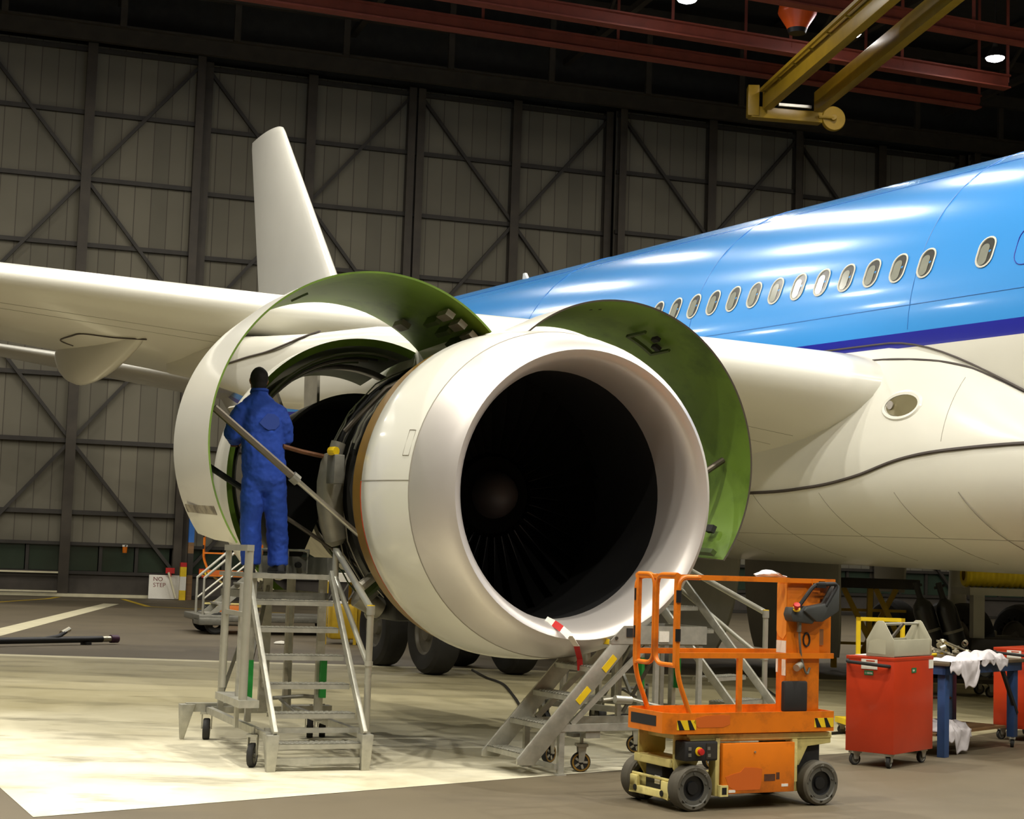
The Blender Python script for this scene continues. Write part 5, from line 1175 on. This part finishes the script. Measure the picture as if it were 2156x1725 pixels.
def hand(w_, side):
    """palm and five bent fingers closed around a bar; w_ = wrist, side = +1 right hand"""
    x, y, z = w_
    m.loft([ering(x, y - .02, z, .03, .022, 12)[::1]] + [[(x + dx, y + d, z + dz) for dx, dz in [(a * math.cos(2 * PI * i / 12), b_ * math.sin(2 * PI * i / 12)) for i in range(12)]] for d, a, b_ in ((.0, .03, .024), (.03, .036, .022), (.07, .042, .018), (.095, .04, .015))])
    for k, (off, ln) in enumerate(((-.03, .075), (-.01, .085), (.011, .08), (.03, .062))):
        p = Vector((x + off * side, y + .085, z)); m.tube([p, p + Vector((0, ln * .42, -.005)), p + Vector((0, ln * .72, -.032)), p + Vector((0, ln * .55, -.06))], [.0095, .009, .0085, .0075], 8)
    p = Vector((x - .032 * side, y + .03, z - .004)); m.tube([p, p + Vector((-.018 * side, .03, -.02)), p + Vector((-.008 * side, .058, -.045))], [.012, .0105, .009], 8)
hand((-.255, .27, 1.22), -1); hand((.123, .26, 1.165), 1)
body = m.build('body', 'skin', man); remesh(body, .0062, 3)
for s_ in (-1, 1):
    q = MB(); q.lathe([(-.011, 0), (-.008, .008), (0, .011), (.008, .008), (.011, 0)], (hx + s_ * .03, hy + .088, 1.768), (0, 0, 1), (1, 0, 0), 12); q.build('eye', 'white_label', man)
# overalls
m = MB()
m.loft([ering(-.03, 0, .74, .16, .115), ering(-.035, 0, .84, .2, .15), ering(-.045, 0, .98, .205, .15), ering(-.06, 0, 1.12, .2, .145), ering(-.075, 0, 1.25, .2, .14), ering(-.09, 0, 1.38, .205, .14), ering(-.1, 0, 1.47, .205, .13), ering(-.105, 0, 1.54, .185, .11), ering(-.112, .0, 1.595, .13, .09), ering(-.118, .0, 1.635, .078, .08), ering(-.12, .003, 1.668, .07, .075)])
for ch_, rr_ in ((LA, (.07, .085, .08, .076, .066, .05)), (RA, (.07, .085, .08, .076, .066, .05)), (LLg, (.118, .112, .1, .096, .092)), (RLg, (.118, .112, .1, .096, .092))): m.tube(ch_, list(rr_), 16)
for (x, y, z, s_) in ((-.13, 0, .16, 1), (.122, 0, .16, 1), (-.132, 0, .24, 1), (.119, 0, .24, 1), (-.138, .01, .36, 1), (.11, .01, .36, 1)): m.tube([(x - .02, y, z - .025), (x, y - .01, z), (x + .02, y, z + .02)], [.07, .1, .07], 12)
ov = m.build('overalls', 'blue_overall', man); remesh(ov, .0105, 5, ((.09, .022), (.04, .012)))
m = MB(); m.tube([(-.12 + .071 * math.cos(2 * PI * i / 20), .003 + .075 * math.sin(2 * PI * i / 20), 1.662 + (.012 if math.sin(2 * PI * i / 20) < 0 else -.01)) for i in range(20)], .016, 8, closed=True); m.build('collar', 'blue_overall', man)
for ch_ in (LA, RA):
    p, q_ = Vector(ch_[-2]), Vector(ch_[-1]); m = MB(); m.tube([q_ - (q_ - p).normalized() * .02, q_ + (q_ - p).normalized() * .015], .05, 16); m.build('cuff', 'blue_overall', man)
# faded square left on the back, following the cloth
m = MB(); R_ = []
pat = [(-.135, 1.36), (-.10, 1.41), (-.06, 1.45), (.0, 1.45), (.05, 1.42), (.06, 1.36), (.02, 1.31), (-.05, 1.30), (-.09, 1.32)]
def back_y(x, z): return -.142 * math.sqrt(max(.05, 1 - ((x + .09) / .215) ** 2)) - .006
m.add([(x, back_y(x, z) - .004, z) for x, z in pat] + [(x, back_y(x, z) + .02, z) for x, z in pat], [tuple(range(9))] + [(i, (i + 1) % 9, 9 + (i + 1) % 9, 9 + i) for i in range(9)]); m.build('back_patch', 'blue_patch', man)
# hair
m = MB()
def ell(c, r, n=14):
    return m.loft([ering(c[0], c[1], c[2] + r[2] * math.sin(PI * (k / n - .5)), r[0] * max(.02, math.cos(PI * (k / n - .5))), r[1] * max(.02, math.cos(PI * (k / n - .5))), 20) for k in range(n + 1)])
ell((hx, hy - .022, 1.785), (.084, .098, .104)); ell((hx, hy - .04, 1.72), (.07, .07, .075))
hr = m.build('hair', 'hair_black', man); remesh(hr, .009, 3, ((.03, .008),))
# safety shoes
for x, a in ((-.128, .12), (.128, -.1)):
    R_ = []
    for y, w_, h_ in ((-.1, .028, .075), (-.085, .04, .1), (-.04, .045, .11), (.02, .044, .1), (.08, .047, .08), (.14, .05, .065), (.185, .042, .055), (.205, .02, .04)):
        R_.append([(x + w_ * math.cos(t) * (1 if math.sin(t) > -.2 else 1.05) + a * y, y, h_ / 2 + (h_ / 2) * (max(-1, math.sin(t) * 1.15))) for t in [2 * PI * k / 16 for k in range(16)]])
    m = MB(); m.loft(R_); sh = m.build('shoe', 'shoe', man, ang=50)
    q = MB(); q.prism([(x - .042 + a * -.1, -.102), (x + .042 + a * -.1, -.102), (x + .052 + a * .14, .14), (x + .03 + a * .2, .205), (x - .03 + a * .2, .205), (x - .052 + a * .14, .14)], (0, 0, -.0), (1, 0, 0), (0, 1, 0), (0, 0, .022)); q.build('sole', 'black', sh)
